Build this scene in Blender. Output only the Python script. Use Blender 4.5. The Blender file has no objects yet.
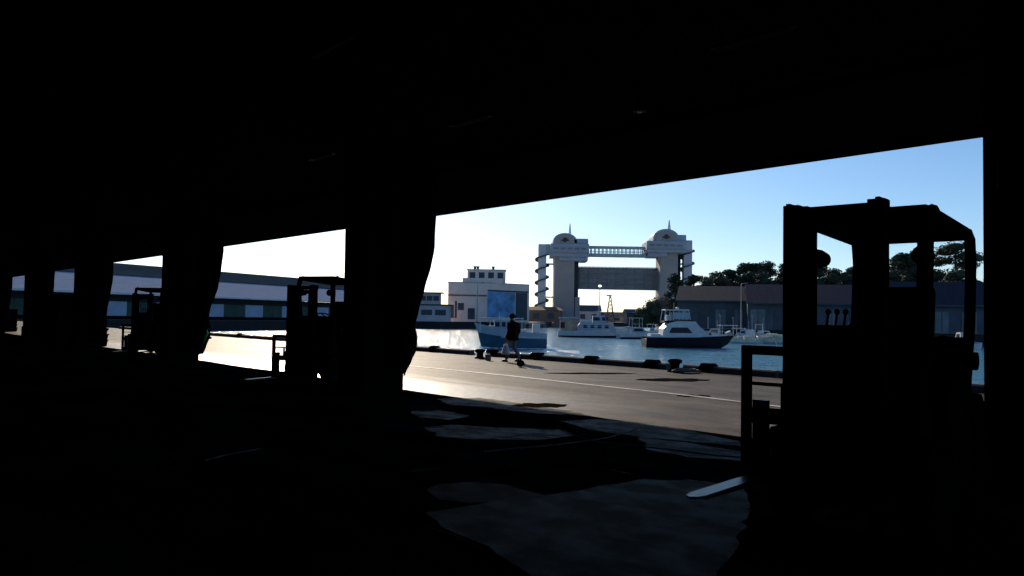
import bpy, bmesh, math, random
from mathutils import Vector, Matrix
random.seed(7)
PI = math.pi
SC = bpy.context.scene
COL = SC.collection
F = 800.0
TH = math.radians(41.1)

# ------------------------------------------------------------ camera
EYE = Vector((0, 0, 1.6))
CR = Matrix.Rotation(PI/2 + math.atan(29.5/F), 3, 'X') @ Matrix.Rotation(0.0165, 3, 'Z')
cd = bpy.data.cameras.new('camera')
cam = bpy.data.objects.new('camera', cd)
COL.objects.link(cam)
cam.matrix_world = Matrix.Translation(EYE) @ CR.to_4x4()
cd.sensor_width = 36.0
cd.lens = 36.0*F/1024
cd.clip_end = 5000
SC.camera = cam


def ray(px, py):
    return CR @ Vector(((px-512)/F, (288-py)/F, -1))


def at(px, py, d):
    r = ray(px, py)
    return EYE + r*(d/r.y)


def gnd(px, py, z=0.0):
    r = ray(px, py)
    return EYE + r*((z-EYE.z)/r.z)


def zat(px, py, d):
    return at(px, py, d).z


# market hall frame: x runs towards the right end of the hall, y out to the water
E1 = Vector((math.sin(TH), -math.cos(TH), 0))
E2 = Vector((math.cos(TH), math.sin(TH), 0))
HA = math.atan2(E1.y, E1.x)


def hall(x, y, z=0.0):
    return E1*x + E2*y + Vector((0, 0, z))


def to_hall(p):
    return Vector((p.dot(E1), p.dot(E2), p.z))


def on_plane_y(px, py, D):       # pixel ray against the vertical plane y = D of the hall frame
    r = ray(px, py)
    t = D/(r.dot(E2))
    return to_hall(EYE + r*t)


# ------------------------------------------------------------ materials
def mat(name, rgb, rough=0.7, metal=0.0, var=0.18, scale=3.0, bump=0.0, spec=0.5, stretch=(1, 1, 1), lohi=(0.3, 0.7)):
    m = bpy.data.materials.new(name)
    m.use_nodes = True
    nt = m.node_tree
    b = nt.nodes['Principled BSDF']
    b.inputs['Roughness'].default_value = rough
    b.inputs['Metallic'].default_value = metal
    b.inputs['Specular IOR Level'].default_value = spec
    tc = nt.nodes.new('ShaderNodeTexCoord')
    mp = nt.nodes.new('ShaderNodeMapping')
    mp.inputs['Scale'].default_value = stretch
    nt.links.new(tc.outputs['Object'], mp.inputs['Vector'])
    n = nt.nodes.new('ShaderNodeTexNoise')
    n.inputs['Scale'].default_value = scale
    n.inputs['Detail'].default_value = 5
    nt.links.new(mp.outputs['Vector'], n.inputs['Vector'])
    r = nt.nodes.new('ShaderNodeValToRGB')
    r.color_ramp.elements[0].position = lohi[0]
    r.color_ramp.elements[1].position = lohi[1]
    lo = [c*(1-var) for c in rgb]
    hi = [min(1, c*(1+var)) for c in rgb]
    r.color_ramp.elements[0].color = (*lo, 1)
    r.color_ramp.elements[1].color = (*hi, 1)
    nt.links.new(n.outputs['Fac'], r.inputs['Fac'])
    nt.links.new(r.outputs['Color'], b.inputs['Base Color'])
    if bump:
        bp = nt.nodes.new('ShaderNodeBump')
        bp.inputs['Strength'].default_value = bump
        bp.inputs['Distance'].default_value = 0.05
        nt.links.new(n.outputs['Fac'], bp.inputs['Height'])
        nt.links.new(bp.outputs['Normal'], b.inputs['Normal'])
    return m


def glassy(name, rgb, alpha=None, rough=0.08):
    m = mat(name, rgb, rough, 0, 0.05)
    return m


def clear_glass(name, tint=(0.8, 0.9, 0.95)):
    m = bpy.data.materials.new(name)
    m.use_nodes = True
    nt = m.node_tree
    b = nt.nodes['Principled BSDF']
    b.inputs['Base Color'].default_value = (*tint, 1)
    b.inputs['Roughness'].default_value = 0.05
    b.inputs['Transmission Weight'].default_value = 1.0
    b.inputs['IOR'].default_value = 1.02
    return m


M = {}
M['shade_black_paint'] = mat('shade_black_paint', (0.007, 0.007, 0.008), 0.75, 0, 0.3, 6, spec=0.0)  # near-black hall materials below hold the hall's deep shade in their colour
M['shade_steel'] = mat('shade_steel', (0.006, 0.006, 0.007), 0.85, 0, 0.3, 4, spec=0.0)
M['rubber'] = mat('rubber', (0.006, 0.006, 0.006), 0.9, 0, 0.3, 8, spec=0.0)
M['fork_steel'] = mat('fork_steel', (0.10, 0.12, 0.125), 0.35, 0.6, 0.25, 9)
M['dim_ivory'] = mat('dim_ivory', (0.09, 0.075, 0.045), 0.6, 0, 0.2, 5)
M['vinyl'] = mat('vinyl', (0.008, 0.008, 0.009), 0.7, 0, 0.3, 8, spec=0.0)
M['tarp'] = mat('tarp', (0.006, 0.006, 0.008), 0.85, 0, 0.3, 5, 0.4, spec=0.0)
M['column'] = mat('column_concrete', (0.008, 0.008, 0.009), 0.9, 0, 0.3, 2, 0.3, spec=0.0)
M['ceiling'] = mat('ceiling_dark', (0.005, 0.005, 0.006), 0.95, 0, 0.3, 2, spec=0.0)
M['rust_red'] = mat('rust_red', (0.06, 0.018, 0.014), 0.7, 0, 0.3, 3)
M['conduit'] = mat('conduit_grey', (0.12, 0.12, 0.13), 0.5, 0.3, 0.1, 3)
M['lamp_grey'] = mat('lamp_grey', (0.010, 0.010, 0.010), 0.7, 0, 0.1, 3, spec=0.1)
M['white_line'] = mat('worn_road_paint', (0.42, 0.40, 0.36), 0.6, 0, 0.45, 2.2)
M['stain'] = mat('oil_stain', (0.012, 0.010, 0.009), 0.8, 0, 0.4, 4, spec=0.0)
M['kerb'] = mat('kerb_concrete', (0.03, 0.034, 0.04), 0.8, 0, 0.3, 1.5, 0.2)
M['green_rope'] = mat('green_rope', (0.03, 0.45, 0.1), 0.5, 0, 0.2, 6)
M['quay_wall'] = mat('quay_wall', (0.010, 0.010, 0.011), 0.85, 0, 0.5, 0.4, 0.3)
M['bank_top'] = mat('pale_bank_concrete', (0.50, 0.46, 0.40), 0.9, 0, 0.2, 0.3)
M['gate_conc'] = mat('gate_concrete', (0.30, 0.28, 0.27), 0.85, 0, 0.12, 0.15)
M['gate_dark'] = mat('gate_recess', (0.035, 0.04, 0.05), 0.8, 0, 0.15, 0.3)
M['gate_panel'] = mat('gate_steel', (0.19, 0.19, 0.20), 0.7, 0, 0.15, 0.2, stretch=(1, 1, 4))
M['gate_head'] = mat('gate_head_cladding', (0.27, 0.33, 0.41), 0.7, 0, 0.1, 0.2)
M['gate_pale'] = mat('gate_stair_shell', (0.42, 0.47, 0.53), 0.7, 0, 0.08, 0.2)
M['verdigris'] = mat('verdigris_steel', (0.10, 0.26, 0.23), 0.6, 0.2, 0.2, 1)
M['bridge_paint'] = mat('bridge_paint', (0.36, 0.42, 0.46), 0.6, 0, 0.1, 0.3)
M['glass'] = clear_glass('clear_glass')
M['dark_glass'] = mat('dark_glass', (0.012, 0.018, 0.035), 0.35, 0, 0.1, 1, spec=0.15)
M['beige_wall'] = mat('beige_wall', (0.80, 0.61, 0.54), 0.85, 0, 0.12, 0.2)
M['grey_side'] = mat('grey_side', (0.45, 0.42, 0.43), 0.85, 0, 0.12, 0.2)
M['red_band'] = mat('red_band', (0.24, 0.09, 0.08), 0.8, 0, 0.15, 0.5)
M['mural'] = mat('blue_mural', (0.14, 0.34, 0.60), 0.6, 0, 0.6, 0.22)
M['slate'] = mat('slate', (0.035, 0.05, 0.07), 0.7, 0, 0.2, 0.5)
M['roof_metal'] = mat('roof_metal', (0.30, 0.35, 0.44), 0.6, 0.0, 0.1, 0.3, spec=0.0, stretch=(1, 8, 1))
M['roof_dark'] = mat('roof_dark', (0.040, 0.060, 0.078), 0.8, 0, 0.15, 0.3, spec=0.0)
M['wall_blue'] = mat('wall_blue', (0.36, 0.44, 0.60), 0.8, 0, 0.12, 0.4)
M['door_green'] = mat('door_green', (0.03, 0.07, 0.055), 0.75, 0, 0.2, 0.5)
M['eave_white'] = mat('eave_white', (0.6, 0.62, 0.66), 0.6, 0.0, 0.08, 0.5)
M['shed_roof'] = mat('shed_roof', (0.030, 0.031, 0.046), 0.8, 0, 0.15, 0.3, spec=0.08, stretch=(6, 1, 1))
M['shed_wall'] = mat('shed_wall', (0.05, 0.07, 0.095), 0.8, 0, 0.3, 0.35)
M['shed_door'] = mat('shed_door', (0.12, 0.15, 0.17), 0.8, 0, 0.2, 0.5)
M['brown'] = mat('brown_wood', (0.16, 0.11, 0.08), 0.8, 0, 0.3, 0.8)
M['boat_white'] = mat('boat_white', (0.50, 0.52, 0.54), 0.4, 0, 0.12, 1.2)
M['boat_grey'] = mat('boat_grey', (0.30, 0.36, 0.43), 0.5, 0, 0.15, 0.8)
M['boat_blue'] = mat('boat_blue', (0.008, 0.065, 0.13), 0.4, 0, 0.2, 0.8)
M['boat_navy'] = mat('boat_navy', (0.008, 0.009, 0.016), 0.5, 0, 0.2, 0.8, spec=0.15)
M['boat_cream'] = mat('boat_cream', (0.62, 0.58, 0.42), 0.5, 0, 0.2, 1)
M['deck_dark'] = mat('deck_dark', (0.05, 0.06, 0.07), 0.7, 0, 0.3, 1)
M['tan_cover'] = mat('tan_cover', (0.42, 0.27, 0.19), 0.8, 0, 0.3, 1)
M['pole_grey'] = mat('pole_grey', (0.28, 0.29, 0.31), 0.5, 0.2, 0.1, 1)
M['globe'] = mat('globe_white', (0.92, 0.93, 0.94), 0.3, 0, 0.02, 1)
M['globe'].node_tree.nodes['Principled BSDF'].inputs['Transmission Weight'].default_value = 0.8
M['globe'].node_tree.nodes['Principled BSDF'].inputs['Roughness'].default_value = 0.7
M['globe'].node_tree.nodes['Principled BSDF'].inputs['Emission Color'].default_value = (1, 1, 1, 1)
M['globe'].node_tree.nodes['Principled BSDF'].inputs['Emission Strength'].default_value = 0.7
M['bark'] = mat('bark', (0.07, 0.052, 0.04), 0.9, 0, 0.3, 2, 0.4)
M['pine'] = mat('pine_needles', (0.022, 0.034, 0.016), 0.8, 0, 0.5, 0.5)
M['bush'] = mat('bush_leaves', (0.055, 0.065, 0.03), 0.8, 0, 0.5, 0.6)
M['dry_bush'] = mat('dry_bush_leaves', (0.11, 0.085, 0.055), 0.8, 0, 0.4, 0.6)
M['skin'] = mat('skin', (0.30, 0.17, 0.11), 0.6, 0, 0.08, 8)
M['jacket'] = mat('dark_jacket', (0.006, 0.006, 0.007), 0.85, 0, 0.2, 8, spec=0.05)
M['trousers'] = mat('grey_trousers', (0.14, 0.15, 0.17), 0.85, 0, 0.15, 8)
M['hair'] = mat('black_hair', (0.005, 0.0045, 0.0045), 0.9, 0, 0.2, 20, spec=0.0)
M['shoe'] = mat('shoe_black', (0.012, 0.011, 0.010), 0.5, 0, 0.2, 10)
M['bag_white'] = mat('bag_white', (0.7, 0.72, 0.78), 0.5, 0, 0.1, 5)
M['foam'] = mat('foam_white', (0.85, 0.88, 0.9), 0.7, 0, 0.1, 2)
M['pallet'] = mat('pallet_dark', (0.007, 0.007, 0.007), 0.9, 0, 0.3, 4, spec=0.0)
M['buoy_orange'] = mat('buoy_orange', (0.45, 0.12, 0.03), 0.5, 0, 0.15, 3)


# ------------------------------------------------------------ mesh builder
class MB:
    def __init__(s):
        s.bm = bmesh.new()
        s.mi = 0

    def _m(s, faces):
        for f in faces:
            f.material_index = s.mi
        return s

    def box(s, c, d, rz=0, bev=0.0, rx=0, ry=0):
        mtx = Matrix.Translation(Vector(c)) @ Matrix.Rotation(rz, 4, 'Z') @ Matrix.Rotation(ry, 4, 'Y') @ Matrix.Rotation(rx, 4, 'X') @ Matrix.Diagonal((d[0], d[1], d[2], 1))
        r = bmesh.ops.create_cube(s.bm, size=1, matrix=mtx)
        fs = {f for v in r['verts'] for f in v.link_faces}
        s._m(fs)
        if bev:
            es = {e for v in r['verts'] for e in v.link_edges}
            rr = bmesh.ops.bevel(s.bm, geom=list(es), offset=bev, segments=2, affect='EDGES', profile=0.6)
            s._m(rr['faces'])
        return s

    def cyl(s, p0, p1, r0, r1=None, n=12, cap=True):
        r1 = r0 if r1 is None else r1
        p0 = Vector(p0); p1 = Vector(p1)
        d = p1-p0
        q = d.to_track_quat('Z', 'Y').to_matrix().to_4x4()
        mtx = Matrix.Translation((p0+p1)/2) @ q
        r = bmesh.ops.create_cone(s.bm, cap_ends=cap, segments=n, radius1=r0, radius2=r1, depth=d.length, matrix=mtx)
        return s._m({f for v in r['verts'] for f in v.link_faces})

    def tube(s, pts, r, n=8, closed=False):
        pts = [Vector(p) for p in pts]
        rings = []
        k = len(pts)
        for i, p in enumerate(pts):
            a = pts[(i-1) % k] if (closed or i > 0) else p
            b = pts[(i+1) % k] if (closed or i < k-1) else p
            t = (b-a).normalized()
            if i == 0:
                up = Vector((0, 0, 1)) if abs(t.z) < 0.95 else Vector((1, 0, 0))
                u = t.cross(up).normalized()
            else:
                u = (u - t*u.dot(t)).normalized()
            v = t.cross(u).normalized()
            rr = r[i] if isinstance(r, (list, tuple)) else r
            rings.append([s.bm.verts.new(p + u*math.cos(2*PI*j/n)*rr + v*math.sin(2*PI*j/n)*rr) for j in range(n)])
        fs = []
        for i in range(k if closed else k-1):
            A, B = rings[i], rings[(i+1) % k]
            for j in range(n):
                fs.append(s.bm.faces.new((A[j], A[(j+1) % n], B[(j+1) % n], B[j])))
        if not closed:
            fs.append(s.bm.faces.new(rings[0][::-1])); fs.append(s.bm.faces.new(rings[-1]))
        return s._m(fs)

    def sphere(s, c, r, sc=(1, 1, 1), n=12):
        mtx = Matrix.Translation(Vector(c)) @ Matrix.Diagonal((sc[0], sc[1], sc[2], 1))
        rr = bmesh.ops.create_uvsphere(s.bm, u_segments=n, v_segments=max(6, n//2+2), radius=r, matrix=mtx)
        return s._m({f for v in rr['verts'] for f in v.link_faces})

    def prism(s, poly, z0, z1):
        """polygon in xy extruded along z"""
        a = [s.bm.verts.new((p[0], p[1], z0)) for p in poly]
        b = [s.bm.verts.new((p[0], p[1], z1)) for p in poly]
        n = len(poly)
        fs = [s.bm.faces.new(a[::-1]), s.bm.faces.new(b)]
        for i in range(n):
            fs.append(s.bm.faces.new((a[i], a[(i+1) % n], b[(i+1) % n], b[i])))
        return s._m(fs)

    def extr(s, poly, y0, y1):
        """polygon in xz extruded along y"""
        a = [s.bm.verts.new((p[0], y0, p[1])) for p in poly]
        b = [s.bm.verts.new((p[0], y1, p[1])) for p in poly]
        n = len(poly)
        fs = [s.bm.faces.new(a), s.bm.faces.new(b[::-1])]
        for i in range(n):
            fs.append(s.bm.faces.new((a[i], b[i], b[(i+1) % n], a[(i+1) % n])))
        return s._m(fs)

    def extrx(s, poly, x0, x1):
        """polygon in yz extruded along x"""
        a = [s.bm.verts.new((x0, p[0], p[1])) for p in poly]
        b = [s.bm.verts.new((x1, p[0], p[1])) for p in poly]
        n = len(poly)
        fs = [s.bm.faces.new(a[::-1]), s.bm.faces.new(b)]
        for i in range(n):
            fs.append(s.bm.faces.new((a[i], a[(i+1) % n], b[(i+1) % n], b[i])))
        return s._m(fs)

    def loft(s, rings, cap=True, closed=True):
        R = [[s.bm.verts.new(p) for p in ring] for ring in rings]
        n = len(R[0])
        fs = []
        for i in range(len(R)-1):
            for j in range(n if closed else n-1):
                fs.append(s.bm.faces.new((R[i][j], R[i][(j+1) % n], R[i+1][(j+1) % n], R[i+1][j])))
        if cap and closed:
            fs.append(s.bm.faces.new(R[0][::-1])); fs.append(s.bm.faces.new(R[-1]))
        return s._m(fs)

    def build(s, name, m, parent=None, loc=(0, 0, 0), rz=0, smooth=False, fix=True):
        if fix:
            bmesh.ops.recalc_face_normals(s.bm, faces=s.bm.faces[:])
        me = bpy.data.meshes.new(name)
        s.bm.to_mesh(me); s.bm.free()
        for mm in (m if isinstance(m, (list, tuple)) else [m]):
            me.materials.append(mm)
        if smooth:
            for p in me.polygons:
                p.use_smooth = True
        o = bpy.data.objects.new(name, me)
        COL.objects.link(o)
        o.location = loc; o.rotation_euler = (0, 0, rz)
        if parent:
            o.parent = parent
        return o


def tag(o, label, cat, group=None, kind=None):
    o['label'] = label; o['category'] = cat
    if group: o['group'] = group
    if kind: o['kind'] = kind
    return o


def struct(o, label=None):
    o['kind'] = 'structure'
    if label: o['label'] = label
    return o


def thing(name, label, cat, loc=(0, 0, 0), rz=0, group=None, kind=None):
    o = bpy.data.objects.new(name, None)
    COL.objects.link(o)
    o.location = loc; o.rotation_euler = (0, 0, rz)
    o.empty_display_size = 0.2
    return tag(o, label, cat, group, kind)


def dup(root, loc, rz, label, group=None, scale=None):
    r = root.copy(); COL.objects.link(r)
    r.location = loc; r.rotation_euler = (0, 0, rz)
    r['label'] = label
    if group: r['group'] = group
    if scale: r.scale = scale
    for ch in list(root.children):
        c = ch.copy(); COL.objects.link(c); c.parent = r
        for g in list(ch.children):
            d = g.copy(); COL.objects.link(d); d.parent = c
    return r


# ------------------------------------------------------------ world and sun
SUN_AZ = math.radians(14)      # left of the viewing direction
SUN_EL = math.radians(21.8)
SKY_K, SUN_K = 0.122, 5.0
w = bpy.data.worlds.new('sky'); SC.world = w
w.use_nodes = True
nt = w.node_tree
bg = nt.nodes['Background']
sky = nt.nodes.new('ShaderNodeTexSky')
sky.sky_type = 'NISHITA'
sky.sun_disc = False
sky.sun_elevation = SUN_EL
sky.sun_rotation = -SUN_AZ
sky.altitude = 0
sky.air_density = 0.9
sky.dust_density = 0.33
sky.ozone_density = 4.6
hs = nt.nodes.new('ShaderNodeHueSaturation')
hs.inputs['Saturation'].default_value = 1.06
nt.links.new(sky.outputs['Color'], hs.inputs['Color'])
nt.links.new(hs.outputs['Color'], bg.inputs['Color'])
bg.inputs['Strength'].default_value = SKY_K
sd = bpy.data.lights.new('sun', 'SUN')
sd.energy = SUN_K
sd.angle = math.radians(0.53)
sd.color = (1.0, 0.84, 0.64)
so = bpy.data.objects.new('sun', sd); COL.objects.link(so)
sundir = Vector((-math.sin(SUN_AZ)*math.cos(SUN_EL), math.cos(SUN_AZ)*math.cos(SUN_EL), math.sin(SUN_EL)))
so.rotation_euler = sundir.to_track_quat('Z', 'Y').to_euler()
so.location = (0, 0, 60)

SC.view_settings.view_transform = 'Standard'
SC.view_settings.look = 'None'
SC.view_settings.gamma = 1
SC.view_settings.exposure = 0
SC.view_settings.use_curve_mapping = False

# ------------------------------------------------------------ ground of the hall and the quay
QY = 21.2          # quay edge in the hall frame
XL, XR = -190.0, 16.0
WATER = -2.2


XT = to_hall(gnd(425, 392)).x


def ground_mat():
    m = bpy.data.materials.new('quay_concrete')
    m.use_nodes = True
    nt = m.node_tree; L = nt.links
    b = nt.nodes['Principled BSDF']
    tc = nt.nodes.new('ShaderNodeTexCoord')

    def noise(scale, detail, st=(1, 1, 1), rough=0.6):
        mp = nt.nodes.new('ShaderNodeMapping'); mp.inputs['Scale'].default_value = st
        L.new(tc.outputs['Object'], mp.inputs['Vector'])
        n = nt.nodes.new('ShaderNodeTexNoise')
        n.inputs['Scale'].default_value = scale; n.inputs['Detail'].default_value = detail
        n.inputs['Roughness'].default_value = rough
        L.new(mp.outputs['Vector'], n.inputs['Vector'])
        return n.outputs['Fac']

    def ramp(fac, p0, c0, p1, c1):
        r = nt.nodes.new('ShaderNodeValToRGB')
        r.color_ramp.elements[0].position = p0; r.color_ramp.elements[1].position = p1
        r.color_ramp.elements[0].color = (*c0, 1); r.color_ramp.elements[1].color = (*c1, 1)
        L.new(fac, r.inputs['Fac'])
        return r.outputs['Color']

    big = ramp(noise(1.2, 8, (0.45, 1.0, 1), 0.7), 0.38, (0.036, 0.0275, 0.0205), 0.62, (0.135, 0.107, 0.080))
    fine = ramp(noise(9, 6), 0.3, (0.75, 0.75, 0.75), 0.7, (1.1, 1.1, 1.1))
    mx = nt.nodes.new('ShaderNodeMix'); mx.data_type = 'RGBA'; mx.blend_type = 'MULTIPLY'
    mx.inputs[0].default_value = 1
    L.new(big, mx.inputs[6]); L.new(fine, mx.inputs[7])
    # expansion joints every 5 m
    br = nt.nodes.new('ShaderNodeTexBrick')
    br.offset = 0.0
    br.inputs['Scale'].default_value = 1.0
    br.inputs['Mortar Size'].default_value = 0.025
    br.inputs['Brick Width'].default_value = 6.0
    br.inputs['Row Height'].default_value = 3.6
    br.inputs['Color1'].default_value = (1, 1, 1, 1); br.inputs['Color2'].default_value = (0.9, 0.9, 0.9, 1)
    br.inputs['Mortar'].default_value = (0.35, 0.33, 0.3, 1)
    L.new(tc.outputs['Object'], br.inputs['Vector'])
    m2 = nt.nodes.new('ShaderNodeMix'); m2.data_type = 'RGBA'; m2.blend_type = 'MULTIPLY'
    m2.inputs[0].default_value = 1
    L.new(mx.outputs[2], m2.inputs[6]); L.new(br.outputs['Color'], m2.inputs[7])
    L.new(m2.outputs[2], b.inputs['Base Color'])
    # traffic-polished lane along the hall front is smoother than the rest
    sx = nt.nodes.new('ShaderNodeSeparateXYZ'); L.new(tc.outputs['Object'], sx.inputs[0])
    ad = nt.nodes.new('ShaderNodeMath'); ad.operation = 'MULTIPLY_ADD'
    L.new(noise(0.6, 5, (0.25, 1.6, 1)), ad.inputs[0]); ad.inputs[1].default_value = 3.2; L.new(sx.outputs['Y'], ad.inputs[2])
    mr = nt.nodes.new('ShaderNodeMapRange'); mr.interpolation_type = 'SMOOTHSTEP'
    mr.inputs['From Min'].default_value = 12.2; mr.inputs['From Max'].default_value = 14.2
    mr.inputs['To Min'].default_value = 1.0; mr.inputs['To Max'].default_value = 0.0
    L.new(ad.outputs[0], mr.inputs['Value'])
    fx = nt.nodes.new('ShaderNodeMapRange'); fx.interpolation_type = 'SMOOTHSTEP'
    fx.inputs['From Min'].default_value = XT-1.0; fx.inputs['From Max'].default_value = XT+6.5
    fx.inputs['To Min'].default_value = 1.0; fx.inputs['To Max'].default_value = 0.0
    L.new(sx.outputs['X'], fx.inputs['Value'])
    ml = nt.nodes.new('ShaderNodeMath'); ml.operation = 'MULTIPLY'
    L.new(mr.outputs[0], ml.inputs[0]); L.new(fx.outputs[0], ml.inputs[1])
    r1 = nt.nodes.new('ShaderNodeMapRange'); L.new(ml.outputs[0], r1.inputs['Value'])
    r1.inputs['To Min'].default_value = 0.62; r1.inputs['To Max'].default_value = 0.40
    L.new(r1.outputs[0], b.inputs['Roughness'])
    r2 = nt.nodes.new('ShaderNodeMapRange'); L.new(ml.outputs[0], r2.inputs['Value'])
    r2.inputs['To Min'].default_value = 0.06; r2.inputs['To Max'].default_value = 0.3
    L.new(r2.outputs[0], b.inputs['Specular IOR Level'])
    bp = nt.nodes.new('ShaderNodeBump'); bp.inputs['Strength'].default_value = 0.35; bp.inputs['Distance'].default_value = 0.03
    L.new(noise(5, 8), bp.inputs['Height']); L.new(bp.outputs['Normal'], b.inputs['Normal'])
    return m


def shaded_floor_mat():  # near-black colours with the roof's shade put in
    m = bpy.data.materials.new('shaded_floor')
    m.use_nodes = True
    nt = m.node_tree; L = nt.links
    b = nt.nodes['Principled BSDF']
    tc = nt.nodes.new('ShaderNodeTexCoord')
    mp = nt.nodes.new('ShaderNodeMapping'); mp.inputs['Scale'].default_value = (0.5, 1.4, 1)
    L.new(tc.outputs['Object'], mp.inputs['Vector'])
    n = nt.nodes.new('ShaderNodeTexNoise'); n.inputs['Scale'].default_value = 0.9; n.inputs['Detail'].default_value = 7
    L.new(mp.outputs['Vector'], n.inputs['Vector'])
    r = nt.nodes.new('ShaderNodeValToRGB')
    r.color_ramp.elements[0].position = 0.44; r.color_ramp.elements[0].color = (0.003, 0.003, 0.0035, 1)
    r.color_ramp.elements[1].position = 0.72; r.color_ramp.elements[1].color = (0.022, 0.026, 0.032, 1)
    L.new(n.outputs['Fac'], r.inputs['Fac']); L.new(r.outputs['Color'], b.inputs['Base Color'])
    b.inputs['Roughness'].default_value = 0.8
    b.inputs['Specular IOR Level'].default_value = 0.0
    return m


M['quay'] = ground_mat()
M['shaded_floor'] = shaded_floor_mat()
M['patch'] = mat('floor_patch_concrete', (0.088, 0.104, 0.108), 0.75, 0, 0.97, 2.3, 0.4, spec=0.03, stretch=(0.85, 1.1, 1), lohi=(0.43, 0.61))
M['patch_dark'] = mat('floor_patch_mortar', (0.06, 0.062, 0.064), 0.8, 0, 0.95, 3, 0.3, spec=0.02, stretch=(.8, 1.2, 1), lohi=(.38, .66))
M['crack_glint'] = mat('crack_glint', (0.17, 0.17, 0.165), 0.7, 0, 0.7, 3, spec=0.0)  # pale tone paints the reflection along puddle edges

SHADE_EDGE = 9.75
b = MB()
# floor colour holds the roof shade and stops at its ragged shadow edge
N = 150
rag = [(XL + (XR-XL)*i/N, (SHADE_EDGE if XL + (XR-XL)*i/N > XT else 9.75) + 0.05*math.sin(i*1.7) + random.uniform(-.03, .03)) for i in range(N+1)]
poly = rag + [(XR, QY), (XL, QY)]
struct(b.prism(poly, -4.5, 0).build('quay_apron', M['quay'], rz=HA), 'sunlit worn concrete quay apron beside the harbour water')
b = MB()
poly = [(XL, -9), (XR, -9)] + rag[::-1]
struct(b.prism(poly, -4.5, 0).build('floor', M['shaded_floor'], rz=HA), 'market hall floor with the roof shade in its near-black colour')


def flat_patch(name, pix, m, z=0.004, thick=0.01, label=None):
    raw = [to_hall(gnd(*p)) for p in pix]
    rnd = random.Random(int(pix[0][0]))
    pts = []
    for i, p in enumerate(raw):
        q = raw[(i+1) % len(raw)]
        n = max(1, int((q-p).length/0.16))
        for k in range(n):
            v = p.lerp(q, k/n)
            pts.append(v+Vector((rnd.uniform(-.035, .035), rnd.uniform(-.035, .035), 0)))
    b = MB()
    b.prism([(p.x, p.y) for p in pts], -0.02, z)
    bmesh.ops.triangulate(b.bm, faces=b.bm.faces[:])
    o = b.build(name, m, rz=HA)
    return o


o = flat_patch('floor_slab', [(428, 514), (470, 507), (548, 496), (590, 489), (642, 480), (690, 481), (742, 487), (750, 505), (738, 545), (705, 600), (600, 700), (530, 580), (500, 556), (470, 540), (445, 528)], M['patch'], 0.012)
struct(o, 'paler concrete slab in the foreground of the dark hall floor')
o = flat_patch('floor_slab', [(424, 490), (440, 484), (470, 482), (505, 485), (548, 496), (500, 502), (470, 504), (440, 500)], M['patch_dark'], 0.006)
struct(o, 'small dull slab piece touching the corner of the big foreground slab')
o = flat_patch('floor_slab', [(425, 428), (450, 425), (500, 428), (560, 430), (575, 436), (540, 440), (480, 440), (440, 437)], M['patch'], 0.006)
struct(o, 'bluish floor strip just inside the roof shadow')


def strip(name, pix, wid, m, z=0.008, label=None, z0=0.0):
    pts = [gnd(*p) for p in pix]
    b = MB()
    L_, R_ = [], []
    for i, p in enumerate(pts):
        a = pts[max(0, i-1)]; c = pts[min(len(pts)-1, i+1)]
        t = (c-a).normalized(); n = Vector((-t.y, t.x, 0))
        ww = wid*(0.7+0.6*random.random()) if len(pts) > 3 else wid
        L_.append(p+n*ww/2); R_.append(p-n*ww/2)
    b.prism([(p.x, p.y) for p in L_+R_[::-1]], -0.02, z)
    return b.build(name, m)


struct(strip('painted_line', [(405, 365.5), (450, 370), (510, 376), (590, 385), (660, 392.5), (700, 397), (745, 402.5), (790, 408)], 0.17, M['white_line']), 'worn white painted line along the sunlit quay')
struct(strip('painted_line', [(200, 355.5), (300, 358), (405, 365.5)], 0.12, M['white_line']), 'far end of the worn white line on the quay')
for pl, lb in (([(436, 399), (480, 398), (530, 405), (575, 412), (590, 416), (540, 414), (490, 408), (450, 405)], 'nearest the sunlit edge'),
               ([(560, 421), (600, 419), (650, 424), (690, 431), (735, 441), (745, 447), (690, 442), (630, 436), (590, 430)], 'below the sunlit quay left of the near forklift'),
               ([(640, 438), (690, 443), (742, 452), (745, 461), (690, 458), (650, 450)], 'left of the load backrest of the near forklift'),
               ([(410, 412), (440, 410), (470, 416), (450, 420), (420, 418)], 'right of the big column foot')):
    struct(flat_patch('floor_slab', pl, M['patch'], 0.005), 'bluish floor patch ' + lb)  # bluish tone set in the patch colour
cr = [[(484, 452), (520, 448.5), (548, 446), (570, 443.5), (590, 441)], [(560, 430), (575, 436), (590, 441), (608, 438), (622, 434), (638, 429)],
      [(590, 441), (612, 445), (640, 447), (670, 450), (715, 456), (742, 458)], [(408, 472), (425, 470), (446, 469.5)],
      [(428, 529), (445, 534), (462, 540), (480, 549)], [(600, 469), (615, 471.5), (630, 475)], [(205, 461), (228, 455), (262, 449)]]
for c in cr:
    struct(strip('floor_crack', c, 0.017, M['crack_glint'], 0.014), 'pale crack line with a painted wet glint across the dark floor')
for (px, py, rx, ry) in [(674, 380, 1.0, 0.5), (540, 405.5, 0.5, 0.35), (694, 396, 0.35, 0.25), (592, 373.5, 1.3, 0.3)]:
    p = gnd(px, py)
    b = MB()
    pol = [(rx*math.cos(a/14*PI)*(1+.15*math.sin(a*2.3)), ry*math.sin(a/14*PI)*(1+.2*math.sin(a*1.7+px))) for a in range(28)]
    b.prism(pol, -0.02, 0.007)
    struct(b.build('ground_stain', M['stain'], loc=(p.x, p.y, 0), rz=0.2), 'dark oily stain on the sunlit quay')

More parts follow.
